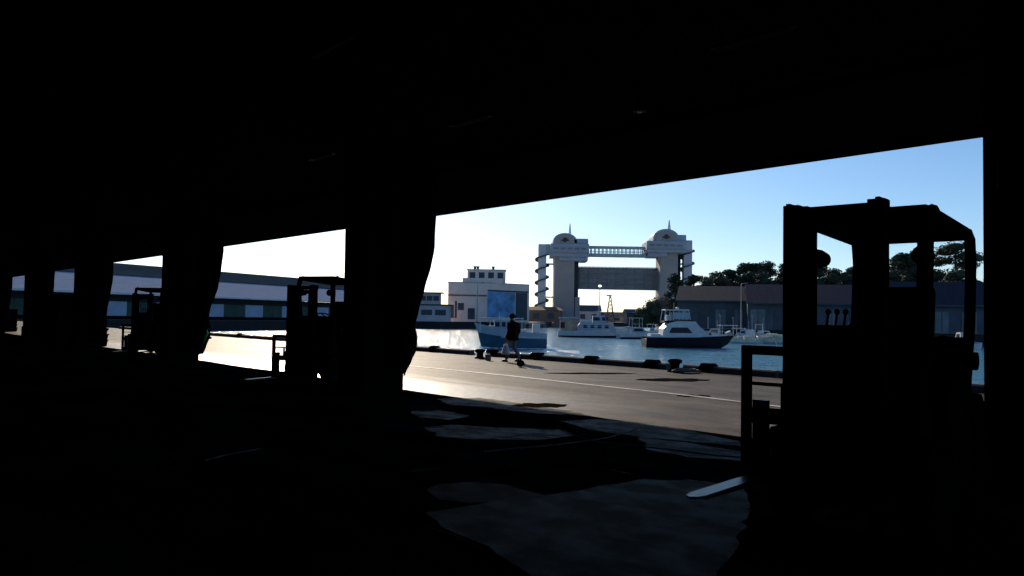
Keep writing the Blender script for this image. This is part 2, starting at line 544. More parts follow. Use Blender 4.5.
# ------------------------------------------------------------ hall shell
FD = 15.2
za = on_plane_y(983, 139, FD).z; zb = on_plane_y(435, 215.5, FD).z
FZ = (za+zb)/2
print('fascia', za, zb)
b = MB()
RISE = 0.13
b.extrx([(FD, FZ), (FD, FZ+0.5), (-9, FZ+0.5+RISE*(FD+9)+0.2), (-9, FZ+RISE*(FD+9)), (FD-0.25, FZ+0.12), (FD-0.25, FZ)], XL, XR)
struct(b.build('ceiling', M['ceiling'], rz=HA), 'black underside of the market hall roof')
b = MB(); b.box((0.5*(XL+XR), -9.15, 3.8), (XR-XL, 0.3, 9))
struct(b.build('wall_back', M['ceiling'], rz=HA))
b = MB(); b.extrx([(-9, 0), (FD-3, 0), (FD-3, FZ+.6), (-9, FZ+RISE*(FD+9))], XR-0.3, XR)
struct(b.build('wall_right', M['ceiling'], rz=HA))
# column row
CD = 9.0
lefts = [983, 343.5, 161, 73.5, 24]
ss = []
for px in lefts:
    # choose the centre so that the leftmost corner lands on this column of the picture
    lo, hi = -80.0, 10.0
    for _ in range(50):
        x = (lo+hi)/2
        mn = min(512+F*(hall(x+dx, CD+dy).x/hall(x+dx, CD+dy).y) for dx in (-.45, .45) for dy in (-.45, .45))
        if mn < px: lo = x
        else: hi = x
    ss.append(x)
sp = 12.2
while ss[-1] > -170: ss.append(ss[-1]-sp)
print('columns', ss[:6])
for i, x in enumerate(ss):
    b = MB()
    b.box((0, 0, 3.25), (0.9, 0.9, 6.5), bev=0.03)
    b.box((0, 0, 0.35), (1.0, 1.0, 0.7), bev=0.03)
    p = hall(x, CD)
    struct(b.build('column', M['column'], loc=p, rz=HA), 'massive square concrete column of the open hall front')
    b = MB()   # beam from column out to the eave and back
    zc = FZ + RISE*(FD-CD)
    b.extrx([(FD-0.3, FZ+0.05), (FD-0.3, FZ+0.3), (-9, FZ+RISE*(FD+9)+.1), (-9, FZ+RISE*(FD+9)-.5), (CD, zc-0.45)], -0.15, 0.15)
    struct(b.build('roof_beam', M['ceiling'], loc=hall(x, 0), rz=HA), 'dark roof beam over a column of the hall')
for k, y in enumerate((-5, -1, 3, 6.5, 11.5)):
    b = MB()
    z = FZ + RISE*(FD-y) - 0.14
    b.box((0.5*(XL+XR), y, z), (XR-XL, 0.12, 0.2))
    struct(b.build('purlin', M['ceiling'], rz=HA), 'dark steel purlin under the hall roof')

# conduit and red box on the nearest column
pc = hall(ss[0], CD)


def on_col_face(px, py):        # inner face of the nearest column, facing the camera
    return on_plane_y(px, py, CD-0.45)


p0 = on_col_face(1000, 157); p1 = on_col_face(1000, 190)
t = thing('conduit_pipe', 'short pale metal pipe on the near right column', 'pipe', hall(p0.x, CD-0.47), HA)
b = MB(); b.cyl((0, 0, p1.z), (0, 0, p0.z), 0.022); b.build('pipe', M['conduit'], t)
for zz in (p1.z+.03, p0.z-.03):
    b = MB(); b.box((0, 0.005, zz), (0.08, 0.025, 0.03)); b.build('clamp', M['shade_steel'], t)
p0 = on_col_face(1016, 180); p1 = on_col_face(1016, 290)
t = thing('hose_cabinet', 'dull red metal box on the near right column at the frame edge', 'cabinet', hall(p0.x+0.22, CD-0.52, 0), HA)
b = MB(); b.box((0, 0, (p0.z+p1.z)/2), (0.42, 0.14, p0.z-p1.z), bev=0.01); b.build('cabinet_body', M['rust_red'], t)
b = MB(); b.box((0, -0.08, (p0.z+p1.z)/2), (0.36, 0.02, p0.z-p1.z-0.06), bev=0.005); dd = b.build('door', M['rust_red'], t)
b = MB(); b.box((0.12, -0.1, (p0.z+p1.z)/2), (0.02, 0.03, 0.12)); b.build('handle', M['shade_steel'], dd)


# gathered tarpaulin curtains hung beside the columns
def curtain(name, label, x0, D0, prof, ztop, seed, green=False):
    """prof: list of (z, halfwidth along the front, centre offset)"""
    t = thing(name, label, 'curtain', hall(x0, D0), HA, 'gathered tarpaulin curtains beside the hall columns')
    rnd = random.Random(seed)
    ph = [rnd.uniform(0, 6) for _ in range(6)]
    rings = []
    K = 40
    for i in range(K+1):
        z = prof[-1][0] + (prof[0][0]-prof[-1][0])*i/K
        for a, c in zip(prof[1:], prof[:-1]):
            if a[0] <= z <= c[0]:
                f = (z-a[0])/(c[0]-a[0]); f2 = f*f*(3-2*f)*0.5+f*0.5
                hw = a[1]+(c[1]-a[1])*f2; off = a[2]+(c[2]-a[2])*f2
                break
        ring = []
        for j in range(64):
            an = 2*PI*j/64
            fold = 1 + 0.10*math.sin(9*an+ph[0]+z*.4) + 0.05*math.sin(17*an+ph[1]) + 0.03*math.sin(5*z+3*an+ph[2])
            ring.append((off+hw*math.cos(an)*fold, 0.22*math.sin(an)*fold*min(1, hw/0.3+.3), z))
        rings.append(ring)
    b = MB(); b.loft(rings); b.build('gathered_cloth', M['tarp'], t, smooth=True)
    # tie band
    b = MB()
    zt = prof[-3][0]
    b.tube([(prof[-3][2]+(prof[-3][1]+.03)*math.cos(a/10*PI), 0.30*math.sin(a/10*PI), zt+0.02*math.sin(a)) for a in range(20)], 0.03, 6, True)
    b.build('tie_band', M['rubber'], t)
    # frayed rope ends
    for k, (dx, l) in enumerate(((prof[-2][1]*0.7, 0.28), (prof[-2][1]*0.95, 0.20))):
        b = MB()
        bx = prof[-2][2]
        b.tube([(bx+dx, -0.02, prof[-2][0]+0.1), (bx+dx+0.03, -0.03, prof[-2][0]-l*.3), (bx+dx+0.01, -0.03, prof[-2][0]-l)], 0.018, 6)
        b.build('rope_end', M['rubber'], t)
    # hanging bar to the column
    b = MB()
    b.tube([(-0.9, 0, prof[0][0]+0.03), (prof[0][2]+prof[0][1]+.1, 0, prof[0][0]+0.03)], 0.035, 8)
    b.build('hanging_rail', M['shade_steel'], t)
    return t


# silhouette of the right side of the near curtain in the picture
CDC = CD + 0.35


def curt_prof(sil, xcol_right, D0):
    out = []
    for (px, py) in sil:
        p = on_plane_y(px, py, D0)
        out.append((p.x, p.z))
    xl = xcol_right
    prof = []
    for x, z in out:
        hw = max(0.12, (x-xl)/2)
        prof.append((z, hw/1.28, x-hw))
    return prof


sil = [(436, 150), (436, 216), (434, 245), (430, 265), (423, 290), (416, 310), (411, 326), (414, 338), (413, 350), (408, 362), (402, 374)]
xr = ss[1]+0.45
pr = curt_prof(sil, xr+0.06, CDC)
prof = [(z, hw, off-xr) for z, hw, off in pr]
curtain('tarpaulin_curtain', 'black gathered tarpaulin bulging beside the column right of the middle forklift', xr, CDC, prof, 0, 1)
sil2 = [(223, 215), (223, 250), (221, 270), (217, 285), (212, 298), (207, 308), (205, 318), (207, 330), (206, 338), (202, 346), (199, 354)]
xr2 = ss[2]+0.45
pr = curt_prof(sil2, xr2+0.06, CDC)
prof2 = [(z, hw, off-xr2) for z, hw, off in pr]
curtain('tarpaulin_curtain', 'black gathered tarpaulin with green cord, right of the third column', xr2, CDC, prof2, 0, 2)
for k, lab in ((3, 'gathered tarpaulin beside the column left of the farthest forklift'), (4, 'gathered tarpaulin beside the far left column, next to the small window of blue roof'), (5, 'gathered tarpaulin on the column at the left frame edge')):
    kf = 1.0 if k == 5 else .8
    curtain('tarpaulin_curtain', 'black '+lab, ss[k]+0.45, CDC, [(z, hw*kf, off*kf) for z, hw, off in prof2], 0, k+3)
# green cord on the second curtain
p = on_plane_y(206, 330, CDC-0.3); q = on_plane_y(203, 343, CDC-0.3)
pm = on_plane_y(205, 336, CDC-0.3)
b = MB()
P0, P1, P2 = hall(*p), hall(*pm), hall(*q)
b.tube([P0, P0*0.5+P1*0.5+Vector((.05, 0, 0)), P1, P2], [0.03, 0.06, 0.06, 0.03], 8)
tag(b.build('rope_coil', M['green_rope'], smooth=True), 'bright green rope hanging at the foot of the curtain by the third column', 'rope')

# ------------------------------------------------------------ kerb along the quay edge
kx = [to_hall(gnd(px, 0, 0)).x if False else on_plane_y(px, 350, QY-0.25).x for px in (205, 413, 474, 495, 560, 587, 597, 647, 660, 703, 715, 778)]


def kx_of(px):
    return on_plane_y(px, 350, QY-0.2).x


def kerb(px0, px1, m, h=0.2, wd=0.30, label='', name='kerb_stone', cat='kerb', group='low kerb stones along the quay edge'):
    x0, x1 = kx_of(px0), kx_of(px1)
    b = MB()
    b.extrx([(-wd/2, 0), (wd/2, 0), (wd/2, h*.8), (wd/2-.05, h), (-wd/2+.05, h), (-wd/2, h*.8)], -(x1-x0)/2, (x1-x0)/2)
    return tag(b.build(name, m, loc=hall((x0+x1)/2, QY-0.2, 0), rz=HA), label, cat, group)


segs = [(120, 150, 'by the farthest forklift'), (155, 202, 'behind the third column'), (206, 238, 'left of the middle bay'), (242, 290, 'in the bay behind the middle forklift'), (296, 345, 'behind the middle forklift'), (352, 408, 'behind the curtain'),
        (412, 432, 'nearest the curtain on the sunlit quay'), (437, 472, 'left of the walking person'), (500, 532, 'just behind the walking person'), (544, 586, 'right of the walking person'),
        (598, 646, 'behind the first dark stain'), (661, 669, 'just left of the mooring bollard'), (686, 702, 'just right of the mooring bollard'), (716, 778, 'left of the near forklift'), (782, 850, 'behind the mast of the near forklift'), (855, 930, 'behind the cab of the near forklift'), (935, 1010, 'behind the near column')]
for a, c, w_ in segs:
    kerb(a, c, M['kerb'], 0.20, 0.32, 'low grey kerb stone on the quay edge ' + w_)
blocks = [(153, 0), (240, 0), (293, 0), (434.5, 0), (493, 1), (538, 1), (592, 1), (653, 1), (709, 1)]
labs = ['behind the third column', 'in the bay left of the middle forklift', 'by the mast of the middle forklift', 'near the curtain', 'at the heels of the walking person', 'right of the walking person', 'middle of the sunlit quay', 'left of the mooring bollard', 'right of the mooring bollard']
for (px, big), lb in zip(blocks, labs):
    x = kx_of(px)
    b = MB()
    L_ = 0.42 if big else 0.36
    b.extrx([(-.2, 0), (.2, 0), (.2, .2), (.1, .28), (-.1, .28), (-.2, .2)], -L_/2, L_/2)
    b.cyl((-L_/2-.01, 0, .12), (L_/2+.01, 0, .12), 0.05)
    tag(b.build('rubber_block', M['rubber'], loc=hall(x, QY-0.2), rz=HA), 'black rubber kerb block on the quay edge ' + lb, 'bumper', 'black kerb blocks along the quay edge')


def bollard(px, py, s, label):
    p = gnd(px, py)
    b = MB()
    prof = [(0.24, 0), (0.24, 0.04), (0.15, 0.07), (0.13, 0.2), (0.15, 0.26), (0.22, 0.30), (0.22, 0.36), (0.14, 0.40), (0.02, 0.41)]
    b.loft([[(r*math.cos(2*PI*j/20), r*math.sin(2*PI*j/20), z) for j in range(20)] for r, z in prof])
    o = tag(b.build('mooring_bollard', M['rubber'], loc=(p.x, p.y, 0), smooth=True), label, 'bollard', 'mooring bollards on the quay edge')
    o.scale = (s, s, s)


bollard(675, 372, 1.0, 'black mooring bollard with rope on the quay edge left of the near forklift')
bollard(480, 358.5, 0.9, 'black mooring bollard on the quay edge left of the walking person')
p = gnd(686, 373)
b = MB()
b.tube([(p.x+0.45*math.cos(a/12*PI)*(1-a*.008), p.y+0.25*math.sin(a/12*PI)*(1-a*.008), 0.04+a*0.0015) for a in range(60)], 0.035, 6)
tag(b.build('rope_pile', M['brown'], smooth=True), 'coiled brown mooring rope beside the bollard near the forklift', 'rope')
p = gnd(488, 360.5)
b = MB(); b.box((0, 0, .12), (0.2, 0.16, 0.24), bev=0.03); b.tube([(-.07, 0, .24), (-.04, 0, .3), (.04, 0, .3), (.07, 0, .24)], 0.012, 6)
tag(b.build('plastic_can', M['conduit'], loc=(p.x, p.y, 0), rz=.3), 'pale plastic can between the bollard and the walking person', 'canister')

# ------------------------------------------------------------ water
def water_mat():
    m = bpy.data.materials.new('harbour_water')
    m.use_nodes = True
    nt = m.node_tree; L = nt.links
    b = nt.nodes['Principled BSDF']
    b.inputs['Base Color'].default_value = (0.05, 0.20, 0.28, 1)
    b.inputs['Roughness'].default_value = 0.17
    b.inputs['IOR'].default_value = 1.33
    tc = nt.nodes.new('ShaderNodeTexCoord')

    def noise(scale, detail, st):
        mp = nt.nodes.new('ShaderNodeMapping'); mp.inputs['Scale'].default_value = st
        L.new(tc.outputs['Object'], mp.inputs['Vector'])
        n = nt.nodes.new('ShaderNodeTexNoise')
        n.inputs['Scale'].default_value = scale; n.inputs['Detail'].default_value = detail
        L.new(mp.outputs['Vector'], n.inputs['Vector'])
        return n.outputs['Fac']
    a1 = nt.nodes.new('ShaderNodeMath'); a1.operation = 'MULTIPLY_ADD'
    L.new(noise(1.3, 6, (0.7, 1, 1)), a1.inputs[0]); a1.inputs[1].default_value = 0.4
    L.new(noise(0.16, 4, (0.35, 1.6, 1)), a1.inputs[2])
    bp = nt.nodes.new('ShaderNodeBump'); bp.inputs['Strength'].default_value = 1.0; bp.inputs['Distance'].default_value = 1.6
    L.new(a1.outputs[0], bp.inputs['Height']); L.new(bp.outputs['Normal'], b.inputs['Normal'])
    return m


M['water'] = water_mat()
b = MB()
b.prism([(-900, -200), (1200, -200), (1200, 2500), (-900, 2500)], WATER-1.5, WATER)
tag(b.build('harbour_water', M['water']), 'rippled blue harbour water between the quay and the far banks', 'water', kind='stuff')

# ------------------------------------------------------------ far banks
def bank(name, pts, label):
    b = MB(); b.prism([(p[0], p[1]) for p in pts], -4, 0)
    o = b.build(name, [M['quay_wall'], M['bank_top']])
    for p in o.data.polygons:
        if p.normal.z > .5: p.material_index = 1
    return struct(o, label)


wl0 = Vector((-75.8, 155, 0)); wdir = Vector((0.39, 0.92, 0)).normalized(); wn = Vector((wdir.y, -wdir.x, 0))


def wl(t, off=0):
    return wl0 + wdir*t + wn*off


c1 = at(440, 320, 243); c2 = at(535, 320, 290); c3 = at(552, 320, 335)
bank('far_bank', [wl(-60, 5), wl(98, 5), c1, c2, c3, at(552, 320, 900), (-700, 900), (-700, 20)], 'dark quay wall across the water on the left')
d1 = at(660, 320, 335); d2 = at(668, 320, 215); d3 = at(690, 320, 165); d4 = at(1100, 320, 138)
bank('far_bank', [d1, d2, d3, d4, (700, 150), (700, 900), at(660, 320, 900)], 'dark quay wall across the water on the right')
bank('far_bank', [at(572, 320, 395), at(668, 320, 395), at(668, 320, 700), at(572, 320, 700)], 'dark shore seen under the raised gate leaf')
bank('far_bank', [at(480, 320, 900), at(760, 320, 900), at(760, 320, 1200), at(480, 320, 1200)], 'distant shore beyond the gate')

# ------------------------------------------------------------ left warehouse
def left_warehouse():
    wa = math.atan2(wdir.y, wdir.x)          # local x along the wall (towards the right), local y inland
    t = thing('harbour_warehouse', 'long low warehouse with a pale blue metal roof across the water at left', 'warehouse', wl0, wa)
    X0, X1 = -50, 96
    ez = 4.9; rz_ = 10.6; dep = 15
    b = MB(); b.box(((X0+X1)/2, dep, (ez-.2)/2), (X1-X0-1, dep*2-1, ez-.2)); b.build('wall', M['slate'], t)
    b = MB()
    b.extrx([(-2.5, ez-.1), (-2.5, ez+.1), (8.0, ez+4.1), (8.0, ez+3.9)], X0, X1); b.build('roof', M['roof_metal'], t)
    b = MB()
    b.extrx([(7.8, ez+3.9), (7.8, ez+4.2), (dep, rz_+1.3), (2*dep-7.8, ez+4.2), (2*dep-7.8, ez+3.9), (dep, rz_+1.0)], X0, X1); b.build('upper_roof', M['roof_dark'], t)
    b = MB()
    b.extrx([(2*dep+2.5, ez-.1), (2*dep+2.5, ez+.1), (2*dep-8.0, ez+3.7), (2*dep-8.0, ez+3.5)], X0, X1); b.build('roof', M['roof_metal'], t)
    b = MB(); b.box(((X0+X1)/2, -2.6, ez+0.05), (X1-X0, 0.25, 0.35)); b.build('gutter', M['eave_white'], t)
    b = MB(); b.box(((X0+X1)/2, -0.3, ez-.75), (X1-X0-1, 0.5, 1.3)); b.build('fascia_board', M['quay_wall'], t)
    x = X0+6
    k = 0
    while x < X1-10:
        b = MB(); b.box((x+3.0, -0.12, 1.9), (6.0, 0.25, 3.2)); b.build('wall_panel', M['wall_blue'], t)
        b = MB(); b.box((x+6.0+3.5, -0.08, 1.9), (7.0, 0.2, 3.2)); b.box((x+6.0+3.5, -0.2, 1.9), (0.2, 0.1, 3.2)); b.build('sliding_door', M['door_green'], t)
        x += 13.1; k += 1
    b = MB(); b.box(((X0+X1)/2, -3.5, 0.35), (X1-X0, 0.4, 0.7)); b.build('base_kerb', M['rubber'], t)


left_warehouse()

# control house at 414-448
def harbour_office():
    d = 248
    x0, x1 = at(405, 310, d).x, at(449, 310, d).x
    t = thing('harbour_office', 'small flat-roofed office with a lookout cabin right of the curtain', 'building', ((x0+x1)/2, d+4, 0), 0)
    W = x1-x0
    zt = zat(430, 305, d); zc = zat(430, 293, d)
    b = MB(); b.box((0, 0, zt/2), (W, 8, zt)); b.build('wall', M['grey_side'], t)
    b = MB(); b.box((0, 0, zt+.1), (W+1, 9, 0.35)); b.build('roof', M['roof_dark'], t)
    for k in range(3):
        b = MB(); b.box((-W/2+2.4+k*4.3, -4.05, zt*.55), (3.4, .12, 1.7)); b.build('window', M['slate'], t)
    cx = at(429, 300, d).x - (x0+x1)/2
    b = MB(); b.box((cx, 0, (zt+zc)/2), (6.4, 5, zc-zt)); cab = b.build('lookout_cabin', M['grey_side'], t)
    for k in range(3):
        b = MB(); b.box((cx-2.05+k*2.05, -2.55, (zt+zc)/2+.25), (1.75, .1, 1.5)); b.build('pane', M['slate'], cab)
    b = MB(); b.box((cx, 0, zc+.15), (8.4, 6.5, 0.3)); b.build('cabin_roof', M['roof_dark'], t)


harbour_office()


def fish_building():
    d = 262
    cx = at(487, 300, d)
    xl = at(448, 300, d).x; W1 = cx.x-xl
    t = thing('market_building', 'grey-beige building with red band, blue mural and rooftop penthouse', 'building', (cx.x, d, 0), 0)
    zt = zat(468, 283, d)
    rdir = Vector((0.77, 0.64, 0)).normalized(); Lr = 18.3
    # footprint: front from (-W1,0) to (0,0), side recedes right
    f = [(-W1, 0), (0, 0), (rdir.x*Lr, rdir.y*Lr), (rdir.x*Lr-W1, rdir.y*Lr+9), (-W1, 16)]
    b = MB(); b.prism(f, 0, zt); b.build('wall', M['beige_wall'], t)
    b = MB(); b.prism([(p[0]*1.01-.1, p[1]*1.01-.12) for p in f], zt, zt+.35); b.build('parapet', M['grey_side'], t)
    zb = zat(468, 296.2, d); zb2 = zat(468, 294.6, d)
    b = MB(); b.box((-W1/2, -.06, (zb+zb2)/2), (W1, .15, zb2-zb)); b.build('red_band', M['red_band'], t)
    a = math.atan2(rdir.y, rdir.x)
    nrm = Vector((rdir.y, -rdir.x, 0))
    z0, z1 = zat(487, 318, d), zat(487, 291.5, d)
    c = rdir*(11.6/2+.2)+nrm*.08
    b = MB(); b.box((c.x, c.y, (z0+z1)/2), (11.6, .15, z1-z0), rz=a); b.build('mural', M['mural'], t)
    c = rdir*(12.1+2.7)+nrm*.08
    b = MB(); b.box((c.x, c.y, (z0+z1)/2-.3), (5.0, .15, z1-z0+.6), rz=a); b.build('shutter', M['slate'], t)
    c = rdir*(9)+nrm*.12
    b = MB(); b.box((c.x, c.y, z1+.35), (17.6, .2, .5), rz=a); b.build('side_fascia', M['slate'], t)
    for (pa, pb, ya, yb) in [(458, 464, 303, 310), (468, 475, 308, 319), (455, 457, 301, 318), (451, 454, 305, 318)]:
        xa, xb = at(pa, 300, d).x-cx.x, at(pb, 300, d).x-cx.x
        zA, zB = zat(460, yb, d), zat(460, ya, d)
        b = MB(); b.box(((xa+xb)/2, -.06, (zA+zB)/2), (xb-xa, .15, zB-zA)); b.build('opening', M['slate'], t)
    # penthouse
    xa, xb = at(467, 300, d+5).x-cx.x, at(505, 300, d+5).x-cx.x
    zp = zat(486, 270, d+5)
    b = MB(); b.box(((xa+xb)/2, 9, (zt+zp)/2), (xb-xa, 8, zp-zt)); ph = b.build('penthouse', M['beige_wall'], t)
    b = MB(); b.box(((xa+xb)/2-1.2, 6, zt+.9), (xb-xa+.5, 7, 1.8)); b.build('roof_step', M['beige_wall'], t)
    b = MB(); b.box(((xa+xb)/2, 9, zp+.12), (xb-xa+.5, 8.5, .25)); b.build('penthouse_roof', M['grey_side'], t)
    for k in range(4):
        xx = xa + (xb-xa)*(0.13+0.245*k)
        b = MB(); b.box((xx, 4.95, zt+(zp-zt)*.62), (1.9, .1, (zp-zt)*.42)); b.build('window', M['slate'], ph)
    for px in (474, 477, 492.5):
        xx = at(px, 300, d+5).x-cx.x
        b = MB(); b.cyl((xx, 8, zp+.2), (xx, 8, zp+1.3), .42, n=12); b.cyl((xx, 8, zp+1.0), (xx, 8, zp+1.4), .55, n=12); b.build('roof_vent', M['slate'], t)


fish_building()


# ------------------------------------------------------------ flood gate
GD = 348.0


def gx(px): return at(px, 300, GD).x
def gz(py, px=610): return zat(px, py, GD)


def helix_stair(cx, cy, r, z0, z1, turns, wd, start=0):
    b = MB()
    n = int(turns*24)
    prev = None
    for i in range(n+1):
        a = start+2*PI*turns*i/n; z = z0+(z1-z0)*i/n
        c, s_ = math.cos(a), math.sin(a)
        vs = [b.bm.verts.new((cx+rr*c, cy+rr*s_, z+dz)) for rr, dz in ((r, 0), (r+wd, 0), (r+wd, .55), (r+wd-.12, .55), (r+wd-.12, .25), (r, .25))]
        if prev:
            for j in range(6):
                b.bm.faces.new((prev[j], prev[(j+1) % 6], vs[(j+1) % 6], vs[j]))
        else:
            b.bm.faces.new(vs)
        prev = vs
    b.bm.faces.new(prev[::-1])
    return b


def gate_tower(side, label):
    # side: -1 left tower, +1 right tower
    if side < 0:
        pier = (553, 573); hd = (549, 587); dome = (551.5, 575); spx, spt, spb = 569, 223.5, 238; stc = (537.5, 545.5); htop, hbot, dtop = 245, 258, 234.5; refpx = 565
    else:
        pier = (657.5, 675); hd = (643.5, 681); dome = (650, 675.5); spx, spt, spb = 668.5, 220, 232; stc = (682, 690.5); htop, hbot, dtop = 242.5, 254, 230.5; refpx = 665
    z = lambda py: gz(py, refpx)
    ox = gx(pier[0]+(pier[1]-pier[0])/2)
    t = thing('gate_tower', label, 'tower', (ox, GD, 0), 0, 'twin towers of the harbour flood gate')
    X = lambda px: gx(px)-ox
    # pier
    b = MB(); w = X(pier[1])-X(pier[0])
    b.box((0, 0, (z(hbot)-4)/2), (w, 11, z(hbot)+4), bev=.25)
    b.build('pier', M['gate_conc'], t)
    gxn = X(pier[1])+1.2 if side < 0 else X(pier[0])-1.2
    if side < 0:
        b = MB(); b.box((X(575.5), 2.5, (z(262)-4)/2), (X(578)-X(573), 6, z(262)+4)); b.build('guide_recess', M['gate_dark'], t)
        b = MB(); b.box((X(576.5), -1, (z(297)-3)/2), (X(579)-X(574), 6, z(297)+3)); b.build('buttress', M['gate_conc'], t)
    else:
        b = MB(); b.box((X(678), 3, (z(254)-4)/2), (X(680)-X(675), 5, z(254)+4)); b.build('guide_recess', M['gate_dark'], t)
    # machine house with stepped corbel
    b = MB()
    hz0, hz1 = z(hbot), z(htop)
    x0, x1 = X(hd[0]), X(hd[1])
    b.box(((x0+x1)/2, -.5, (hz0+hz1)/2), (x1-x0, 14, hz1-hz0), bev=.4)
    if side < 0:
        b.box((X(572), -.5, hz0-.8), (X(586)-X(558), 12, 1.8), bev=.3)
        b.box((X(578), -.5, hz1+1.0), (X(586.5)-X(570), 12, 2.6), bev=.5)
    else:
        b.box((X(655), -.5, hz0-.8), (X(664)-X(646), 12, 1.8), bev=.3)
        b.box((X(673), 0, hz1+1.4), (X(683)-X(663), 12, 3.0), bev=.5)
    b.build('machine_house', M['gate_head'], t)
    # half round barrel roof facing the harbour
    dx0, dx1 = X(dome[0]), X(dome[1]); c = (dx0+dx1)/2; R = (dx1-dx0)/2; H = z(dtop)-hz1
    for nm, k, y0, y1, m in (('barrel_roof', 1.0, -6.5, 6, M['gate_head']), ('arch_face', .80, -6.9, -6.4, M['gate_conc'])):
        pol = [(c+R*k, hz1-.2)]+[(c+R*k*math.cos(a/12*PI)*(1 if 0 < a < 12 else 1), hz1+H*k*(0.25+.75*math.sin(a/12*PI))) for a in range(13)]+[(c-R*k, hz1-.2)]
        b = MB(); b.extr(pol, y0, y1); b.build(nm, m, t)
    b = MB(); b.cyl((c, -7.2, hz1+H*.35), (c, -6.6, hz1+H*.35), 1.0, n=20); b.box((c, -7.0, hz1+H*.30), (3.4, .5, .5)); b.build('round_window', M['gate_dark'], t)
    # window band on the machine house
    for k in range(5):
        b = MB(); b.box((x0+(x1-x0)*(.14+.18*k), -7.6, hz0+(hz1-hz0)*.62), ((x1-x0)*.13, .2, .8)); b.build('window', M['gate_panel'], t)
    b = MB(); b.box(((x0+x1)/2, -7.7, hz0+(hz1-hz0)*.30), ((x1-x0)*.98, .3, .5)); b.build('belt_course', M['gate_conc'], t)
    # lattice spire
    zb, zt = z(spb)-1.0, z(spt)
    sx = X(spx)
    b = MB()
    r0 = .95
    for a in range(4):
        an = PI/4+a*PI/2
        b.cyl((sx+r0*math.cos(an), r0*math.sin(an), zb), (sx+.08*math.cos(an), .08*math.sin(an), zt), .17, .09, n=6)
    for k in range(6):
        f = k/6; r = r0*(1-f)+.06; zz = zb+(zt-zb)*f
        b.tube([(sx+r*math.cos(PI/4+a*PI/2), r*math.sin(PI/4+a*PI/2), zz) for a in range(4)], .11, 5, True)
        r2 = r0*(1-f-1/6)+.06; z2 = zb+(zt-zb)*(f+1/6)
        for a in range(4):
            b.cyl((sx+r*math.cos(PI/4+a*PI/2), r*math.sin(PI/4+a*PI/2), zz), (sx+r2*math.cos(PI/4+(a+1)*PI/2), r2*math.sin(PI/4+(a+1)*PI/2), z2), .08, n=5)
    b.build('lattice_spire', M['verdigris'], t)
    b = MB(); b.box((sx, 0, zb), (2.4, 2.4, .8), bev=.1); b.build('spire_base', M['gate_conc'], t)
    # stair column with helical stair
    s0, s1 = X(stc[0]), X(stc[1]); sc_ = (s0+s1)/2; sw = s1-s0
    ztop = z(245 if side < 0 else 240.5)
    b = MB(); b.box((sc_, -1, (ztop-3)/2), (sw, 4, ztop+3), bev=.3); b.build('stair_column', M['gate_pale'], t)
    b = helix_stair(sc_, -1, sw*.52, z(312), z(254 if side < 0 else 250), 5, 1.35, start=0.5); b.build('spiral_stair', M['slate'], t)
    xa, xb = (X(545), X(554)) if side < 0 else (X(674), X(683))
    b = MB(); b.box(((xa+xb)/2, -1, z(250)), (xb-xa, 4, z(245)-z(255)) if side < 0 else (xb-xa, 4, z(243)-z(252))); b.build('link_arm', M['gate_head'], t)
    for py in ((264.5, 297.5) if side < 0 else (264, 285)):
        b = MB(); b.box(((xa+xb)/2, -1, z(py)), (xb-xa+1, 2.5, .5)); b.build('walkway', M['slate'], t)
    return t


gate_tower(-1, 'left grey flood-gate tower with arched top, green spire and spiral stairs on its left')
gate_tower(1, 'right grey flood-gate tower with arched top and spire, rising behind trees')


def gate_bridge():
    x0, x1 = gx(586.5), gx(645)
    t = thing('observation_bridge', 'glazed observation bridge linking the tops of the two gate towers', 'bridge', ((x0+x1)/2, GD, 0), 0)
    L = x1-x0
    b = MB(); b.box((0, 0, gz(247.6)), (L, 4.5, .9)); b.build('bridge_roof', M['bridge_paint'], t)
    b = MB(); b.box((0, 0, (gz(257)+gz(254))/2), (L, 4.5, gz(254)-gz(257))); b.build('bridge_deck', M['bridge_paint'], t)
    zt, zb = gz(248.4), gz(254)
    n = 15
    for k in range(n+1):
        b = MB()
        x = -L/2+L*k/n
        for y in (-2.1, 2.1):
            b.box((x, y, (zt+zb)/2), (.35, .2, zt-zb))
        b.build('mullion', M['bridge_paint'], t)
    b = MB(); b.box((0, -2.0, (zt+zb)/2), (L, .04, zt-zb)); b.build('glazing', M['glass'], t)
    b = MB()
    b.box((0, -2.2, zb+(zt-zb)*.38), (L, .12, .18)); b.box((0, 2.2, zb+(zt-zb)*.38), (L, .12, .18)); b.build('handrail', M['bridge_paint'], t)


gate_bridge()


def lift_gate():
    x0, x1 = gx(575), gx(658)
    t = thing('lift_gate', 'wide dark steel flood-gate leaf raised between the two towers', 'flood gate', ((x0+x1)/2, GD+2, 0), 0)
    L = x1-x0
    zt, zb = gz(267.5), gz(289.5)
    b = MB(); b.box((0, 0, (zt+zb)/2), (L, 2.5, zt-zb)); b.build('gate_leaf', M['gate_panel'], t)
    for k, f in enumerate((0.02, .28, .52, .76, .98)):
        b = MB(); b.box((0, -1.5, zb+(zt-zb)*f), (L, .6, .45)); b.build('girder', M['gate_panel'], t)
    for k in range(9):
        b = MB(); b.box((-L/2+L*(k+.5)/9, -1.4, (zt+zb)/2), (.3, .35, zt-zb)); b.build('stiffener', M['gate_panel'], t)
    b = MB(); b.box((0, 0, zt+.35), (L*.99, 1.2, .12))
    for k in range(20):
        b.box((-L/2+L*(k+.5)/20, 0, zt+.2), (.12, .12, .5))
    b.build('top_rail', M['gate_dark'], t)


lift_gate()

